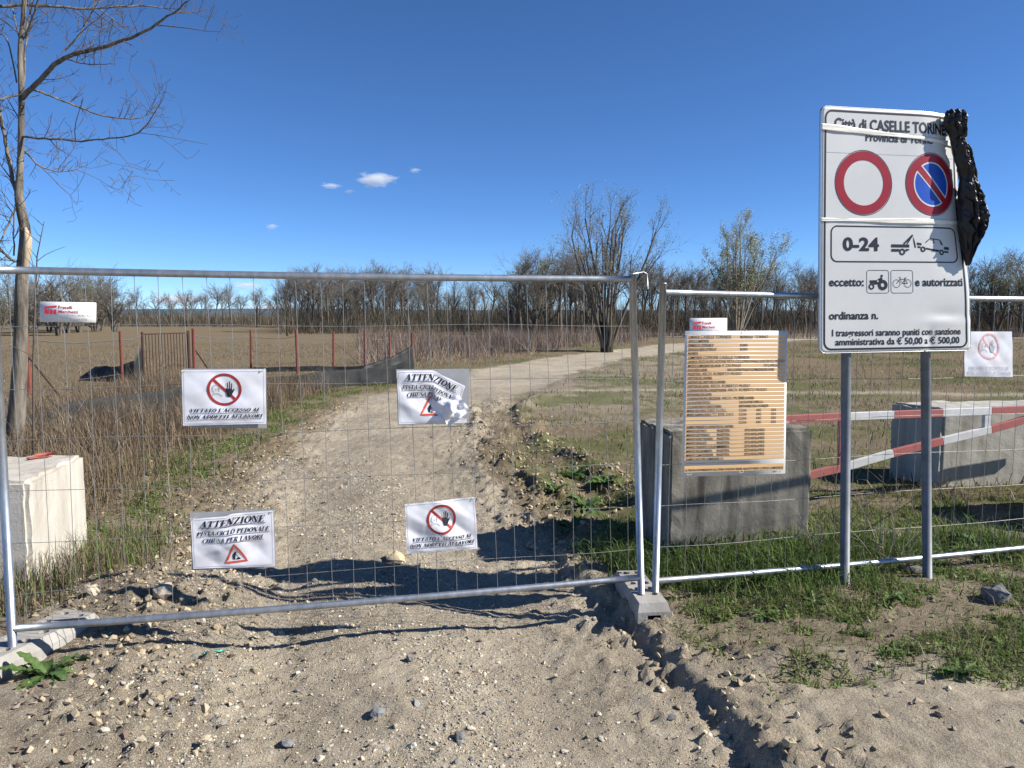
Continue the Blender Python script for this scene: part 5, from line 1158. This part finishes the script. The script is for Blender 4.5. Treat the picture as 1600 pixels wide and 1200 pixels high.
# ------------------------------------------------------------------ grasses, weeds, litter
RUSSET = [(.19, .125, .085), (.15, .10, .07), (.23, .165, .115)]
GREEN = [(.095, .155, .036), (.13, .20, .05), (.16, .21, .065), (.08, .125, .034)]
VERGE = [(.125, .20, .045), (.16, .24, .06), (.19, .235, .075), (.10, .15, .04), (.17, .17, .075)]
OLIVE = [(.10, .115, .04), (.13, .13, .055), (.085, .10, .035)]
DRY = [(.26, .21, .125), (.20, .16, .095), (.33, .27, .17), (.16, .125, .078)]
BROWN = [(.155, .115, .08), (.12, .088, .062), (.20, .155, .112), (.25, .20, .15)]
def p_right(x, y):
    eL, eR, w, w2 = masks(x, y); n2 = fbm(x * 3.5, y * 3.5, 63); n1 = fbm(x * 1.1, y * 1.1, 61)
    return sm(.10, .4, -eR) * sm(3.45, 3.95, y + (n1 - .5) * 1.3) * (.07 + .93 * sm(.42, .56, n2))
x, y = scatter(85000, .8, 4.9, 3.3, 7.2, p_right, 1.2)
tag(obj('verge_grass', blades('verge_grass', x, y, .015, .075, .007, .7, VERGE, hpow=2), M['grassm']), 'short green grass on the right verge around the sign posts', 'grass', kind='stuff')
x, y = scatter(16000, .9, 4.9, 3.5, 7.5, p_right, 1.1)
tag(obj('dry_verge_grass', blades('dry_verge_grass', x, y, .03, .16, .004, .8, DRY + BROWN, hpow=2), M['grassm']), 'dry straw coloured grass mixed into the right verge', 'grass', kind='stuff')
def tuft_prob(cs):
    def f(x, y):
        s = 0
        for cx, cy, r_ in cs: s = s + np.exp(-(((x - cx) ** 2 + (y - cy) ** 2) / r_ ** 2))
        return np.clip(s, 0, 1)
    return f
bt = [(1.2, 5.25, .3), (1.6, 5.3, .32), (2.0, 5.35, .3), (2.35, 5.45, .28), (2.2, 5.0, .25), (.95, 5.35, .22), (.85, 5.0, .12), (1.35, 4.95, .22), (2.8, 5.5, .25), (1.8, 4.75, .2), (.75, 5.6, .2), (3.6, 5.6, .3)]
x, y = scatter(26000, .4, 4.4, 4.5, 6.2, tuft_prob(bt))
tag(obj('block_grass', blades('block_grass', x, y, .05, .22, .006, .65, GREEN, hpow=1.8), M['grassm']), 'taller dark green grass at the foot of the stained block', 'grass', kind='stuff')
bl = [(-3.2, 4.6, .35), (-2.95, 4.95, .22), (-3.0, 5.4, .25), (-3.35, 4.3, .3), (-2.75, 5.2, .2), (-3.0, 5.9, .25)]
x, y = scatter(9000, -4, -2.4, 3.8, 6.3, tuft_prob(bl))
tag(obj('left_tuft_grass', blades('left_tuft_grass', x, y, .06, .32, .005, .5, GREEN + DRY + BROWN, hpow=1.7), M['grassm']), 'mixed green and dry grass around the pale block', 'grass', kind='stuff')
def p_left(x, y):
    eL, eR, w, w2 = masks(x, y); n2 = fbm(x * 3.5, y * 3.5, 63); return sm(.1, .5, -eL) * (1 - sm(2.2, 3.4, -eL)) * (.1 + .9 * sm(.38, .6, n2))
x, y = scatter(70000, -7, -1, 5.4, 22, p_left, 1.3)
tag(obj('left_verge_grass', blades('left_verge_grass', x, y, .02, .10, .009, .6, VERGE + GREEN + OLIVE, hpow=2), M['grassm']), 'short green turf along the left side of the track', 'grass', kind='stuff')
def p_stalk(x, y): 
    eL, eR, w, w2 = masks(x, y); return sm(.7, 1.9, -eL) * (1 - sm(4.6, 6, -eL)) * (.2 + .8 * sm(.35, .6, fbm(x * .9, y * .9, 83)))
x, y = scatter(95000, -9.5, -2.6, 6.4, 17, p_stalk, 1.1)
tag(obj('dry_stalks', blades('dry_stalks', x, y, .08, .68, .006, .5, RUSSET + BROWN + DRY, hpow=2.0), M['grassm']), 'tall brown dead stalks in front of the silt fence', 'dry stalks', kind='stuff')
def p_field(x, y): return (np.abs(x) < y * .75) * (1 - masks(x, y)[1] * 0) * np.where((masks(x, y)[0] > -.2) & (masks(x, y)[1] > -.3), 0, 1) * (.3 + .7 * sm(.35, .6, fbm(x * .5, y * .5, 85)))
def p_field_r(x, y): return p_field(x, y) * np.where((x > -4) & (y < 20) & (x < 4), .35, 1)
x, y = scatter(170000, -30, 34, 7, 45, p_field_r, 1.7)
tag(obj('field_grass', blades('field_grass', x, y, .04, .18, .011, .9, DRY + DRY + BROWN, hpow=1.8), M['grassm']), 'dead tan field grass on both sides of the track', 'grass', kind='stuff')
def p_gpatch(x, y): return p_field(x, y) * sm(.50, .64, fbm(x * .5, y * .5, 67)) * np.where(masks(x, y)[1] < 0, 1, .6)
x, y = scatter(40000, -6, 24, 9, 42, p_gpatch, 1.2)
tag(obj('field_green_grass', blades('field_green_grass', x, y, .03, .14, .014, .8, OLIVE + GREEN, hpow=1.8), M['grassm']), 'green grass patches in the field beyond the fence', 'grass', kind='stuff')
# litter of dead leaves and bits
def litter(name, label, n, x0, x1, y0, y1, prob, s0, s1, cols):
    x, y = scatter(n, x0, x1, y0, y1, prob); n = len(x); z = height(x, y) + .006
    a = rng.uniform(0, 6.28, n); s = rng.uniform(s0, s1, n); c1 = np.stack([np.cos(a), np.sin(a), rng.normal(0, .35, n)], 1) * s[:, None]; c2 = np.stack([-np.sin(a), np.cos(a), rng.normal(0, .5, n)], 1) * (s * rng.uniform(.25, .7, n))[:, None]; c = np.stack([x, y, z], 1); up = np.stack([0 * x, 0 * x, s * .3], 1)
    P = np.stack([c - c1 + up, c + c2, c + c1 + up, c - c2], 1).reshape(-1, 3); F = (np.arange(n) * 4)[:, None] + np.arange(4)
    return tag(obj(name, mesh_np(name, P, F, np.repeat(palette(n, cols, .2), 4, 0)), M['grassm']), label, 'leaf litter', kind='stuff')
LIT = [(.30, .24, .18), (.22, .165, .12), (.38, .33, .27), (.17, .12, .09)]
litter('leaf_litter', 'dead leaves and bits lying in the grass of the right verge', 2600, .9, 4.8, 3.5, 6.5, lambda x, y: p_right(x, y) * .5 + .15 * (y > 3.9), .008, .024, LIT)
litter('left_litter', 'dead leaves and bits on the ground left of the track', 9000, -6, -1.5, 2.3, 11, lambda x, y: sm(.0, .5, -masks(x, y)[0]), .008, .024, LIT)
CLOV = [(.15, .24, .06), (.12, .195, .048), (.19, .265, .085), (.18, .20, .085)]
litter('low_weeds', 'small round leaves of low weeds carpeting the right verge', 60000, .9, 4.8, 3.4, 6.6, lambda x, y: p_right(x, y) * (.25 + .75 * sm(.40, .54, fbm(x * 4.5, y * 4.5, 97))), .006, .018, CLOV)
litter('left_low_weeds', 'small leaves of low weeds on the left verge of the track', 26000, -6.5, -1.5, 5.5, 16, lambda x, y: p_left(x, y) * sm(.46, .6, fbm(x * 2.5, y * 2.5, 99)), .008, .022, CLOV)
# broad leaved weeds: each leaf is its own part, sharing one mesh
def leaf_mesh(name, L, W, droop, cols, seed, nseg=7, wavy=.12):
    r = np.random.default_rng(seed); Vv = []; 
    for k in range(nseg + 1):
        f = k / nseg; w = W * (math.sin(math.pi * min(1, f * .93 + .05)) ** .75) * (1 if f < 1 else .05); zz = L * (.62 * f - droop * f * f); yy = L * f * (1 - .18 * f)
        for s in (-1, -.5, 0, .5, 1): Vv.append((s * w, yy, zz + abs(s) * w * .35 + wavy * w * math.sin(k * 2.3 + s * 3 + seed)))
    i = np.arange(len(Vv)).reshape(nseg + 1, 5); F = np.stack([i[:-1, :-1].ravel(), i[:-1, 1:].ravel(), i[1:, 1:].ravel(), i[1:, :-1].ravel()], 1)
    c = np.repeat(np.array(cols)[None], len(Vv), 0); c = c * (1 + .25 * (np.abs(np.tile([-1, -.5, 0, .5, 1], nseg + 1)) < .1))[:, None]
    me = mesh_np(name, Vv, F, c, smooth=True); me.materials.append(M['leaf']); return me
LM = [leaf_mesh('leaf', 1, wd, dr, c, sd, 11, .35) for wd, dr, c, sd in ((.12, .30, (.085, .145, .04), 1), (.14, .55, (.06, .11, .03), 2), (.11, .75, (.11, .17, .055), 3), (.10, .45, (.12, .17, .06), 4), (.13, .62, (.075, .13, .042), 7))]
def weed(label, px, py, size, n, z=0.0, group='broad leaved weeds', wide=1.0):
    p = at_z(px, py, z); p[2] = H(p[0], p[1]); t = thing('dock_plant', label, 'weed', tuple(p), random.uniform(0, 6), group)
    for k in range(n):
        o = obj('leaf', random.choice(LM), None, t); o.rotation_euler = (random.uniform(-.45, .35), random.uniform(-.2, .2), 2.4 * k + random.uniform(-.3, .3)); s = size * random.uniform(.6, 1.1); o.scale = (s * wide, s, s); o.location = (0, 0, .0)
    return t
weed('large dark dock plant in front of the left fence foot', 72, 1050, .27, 22, -.04, wide=1.1)
weed('leafy weed on the verge below the upper left notice', 308, 690, .34, 12)
weed('bushy green weed between the ruts and the fence, highest of its patch', 893, 735, .36, 13)
weed('spiky weed left in the patch of weeds by the ruts', 868, 762, .28, 10)
weed('weed with long leaves beside the inner fence post', 945, 752, .32, 11)
weed('broad leaved weed in the middle of the patch by the ruts', 915, 785, .32, 12)
weed('lowest weed of the patch by the block shadow', 893, 812, .26, 11)
weed('tall leafy weed in front of the block shadow right of the posts', 1532, 858, .36, 13, 0)
weed('weed close to the right sign post on its right', 1478, 868, .22, 9)
weed('small round weed on the bare soil at lower right', 1505, 1060, .13, 12, -.03)
weed('green weed on the verge right of the left sign post foot', 1395, 942, .17, 11, -.03)
weed('green weed left of the left sign post foot', 1275, 944, .15, 11, -.03)
weed('small weed at the edge of the verge below the posts', 1400, 1025, .12, 10, -.03)
weed('small weed among grass right of the inner fence foot', 1195, 958, .14, 10, -.03)
weed('weed by the left block foot', 318, 735, .2, 9)
# thin dry twigs by the sign posts
def twig_plant(label, px, py, h, n, seed, m='twig'):
    p = at_z(px, py, 0); p[2] = H(p[0], p[1]); r = np.random.default_rng(seed); T_ = Tubes()
    for k in range(n):
        pts = wander((0, 0, -.02), (r.normal(0, .45), r.normal(0, .3), 1), h * r.uniform(.5, 1.1), 6, .13, .0, r); T_.add(pts, np.linspace(.004, .0016, 7), 4)
        for q in range(4): T_.add(wander(pts[2 + q % 4], (r.normal(0, .8), r.normal(0, .5), .7), h * r.uniform(.1, .25), 3, .1, 0, r), np.linspace(.0025, .0012, 4), 3)
    o = obj('dry_twig_plant', T_.mesh('dry_twig_plant'), M[m]); o.location = tuple(p); return tag(o, label, 'dry weed')
twig_plant('thin leafless budding shoots rising left of the left sign post', 1310, 850, 1.0, 4, 1)
twig_plant('tangle of dry stems between the two sign posts', 1380, 880, .55, 9, 2, 'far_bark_pale')
twig_plant('dry stems leaning at the right side of the stained block', 1270, 870, .5, 5, 3, 'far_bark_pale')
twig_plant('small leafless sapling in the right field under the big sign', 1352, 590, .9, 3, 4)
twig_plant('dry bramble stems arching behind the pale block', 150, 735, .9, 8, 6, 'far_bark_pale')
twig_plant('pale dead stems leaning against the silt fence by the trunk', 95, 700, 1.0, 14, 8, 'far_bark_pale')
twig_plant('dry grassy stems growing out of the left fence foot corner', 110, 905, .35, 8, 9, 'far_bark_pale')
# scrap of turquoise plastic on the road
p = at_z(338, 1033, -.17); p[2] = H(p[0], p[1]) + .004; U, W_ = np.meshgrid(np.linspace(-1, 1, 15), np.linspace(-1, 1, 7)); zz = .018 * fbm(U * 2.5, W_ * 2.5, 95, 3)
sv = np.stack([U.ravel() * .055, (W_.ravel() * .018 * (.6 + .4 * np.sin(U.ravel() * 5))) + .02 * U.ravel(), zz.ravel()], 1); i = np.arange(105).reshape(7, 15)
o = obj('plastic_scrap', mesh_np('plastic_scrap', sv, np.stack([i[:-1, :-1].ravel(), i[:-1, 1:].ravel(), i[1:, 1:].ravel(), i[1:, :-1].ravel()], 1)), M['teal']); o.location = tuple(p); s = o.modifiers.new('s', 'SOLIDIFY'); s.thickness = .001
tag(o, 'crumpled turquoise plastic scrap lying on the near left road', 'plastic scrap')

# ------------------------------------------------------------------ small white clouds
mc = bpy.data.materials.new('cloud'); mc.use_nodes = True; nt = mc.node_tree; nt.nodes.clear()
out = nt.nodes.new('ShaderNodeOutputMaterial'); pv_ = nt.nodes.new('ShaderNodeVolumePrincipled'); pv_.inputs['Color'].default_value = (1, 1, 1, 1); pv_.inputs['Anisotropy'].default_value = .2
tc = nt.nodes.new('ShaderNodeTexCoord'); ln_ = nt.nodes.new('ShaderNodeVectorMath'); ln_.operation = 'LENGTH'; nt.links.new(tc.outputs['Object'], ln_.inputs[0])
nz = nt.nodes.new('ShaderNodeTexNoise'); nz.inputs['Scale'].default_value = 2.2; nz.inputs['Detail'].default_value = 4; nt.links.new(tc.outputs['Object'], nz.inputs['Vector'])
sb = nt.nodes.new('ShaderNodeMath'); sb.operation = 'MULTIPLY_ADD'; sb.inputs[1].default_value = -.62; nt.links.new(ln_.outputs['Value'], sb.inputs[0]); nt.links.new(nz.outputs[0], sb.inputs[2])
mr = nt.nodes.new('ShaderNodeMapRange'); mr.inputs[1].default_value = .08; mr.inputs[2].default_value = .35; mr.inputs[3].default_value = 0; mr.inputs[4].default_value = .030; nt.links.new(sb.outputs[0], mr.inputs[0])
nt.links.new(mr.outputs[0], pv_.inputs['Density']); nt.links.new(pv_.outputs[0], out.inputs['Volume'])
import bmesh
bm = bmesh.new(); bmesh.ops.create_icosphere(bm, subdivisions=3, radius=1.0); cme = bpy.data.meshes.new('cloud'); bm.to_mesh(cme); bm.free(); cme.materials.append(mc)
def cloud(label, px, py, wpx, hpx, Y=3000.0):
    c = at_y(px, py, Y); o = bpy.data.objects.new('cloud', cme); COL.objects.link(o); k = Y / F_PX; o.location = tuple(c); o.scale = (wpx / 2 * k, wpx / 3 * k, hpx / 2 * k); o.rotation_euler = (0, random.uniform(-.08, .08), 0)
    return tag(o, label, 'cloud', 'small clouds')
cloud('largest small white cloud high in the middle of the sky', 586, 280, 86, 30)
cloud('tiny wisp of cloud up right of the largest cloud', 648, 266, 26, 11)
cloud('faint cloud wisp left of the largest cloud', 516, 290, 46, 12)
cloud('tiny cloud puff below left of the largest cloud', 546, 299, 24, 10)
cloud('lone small cloud lower left over the fence', 424, 354, 30, 13)
cloud('thin cloud behind the top rail at left', 384, 446, 66, 16)
cloud('low long cloud behind the thin far tree row', 275, 468, 120, 24)
cloud('low cloud just left of the dense wood', 415, 482, 110, 22)
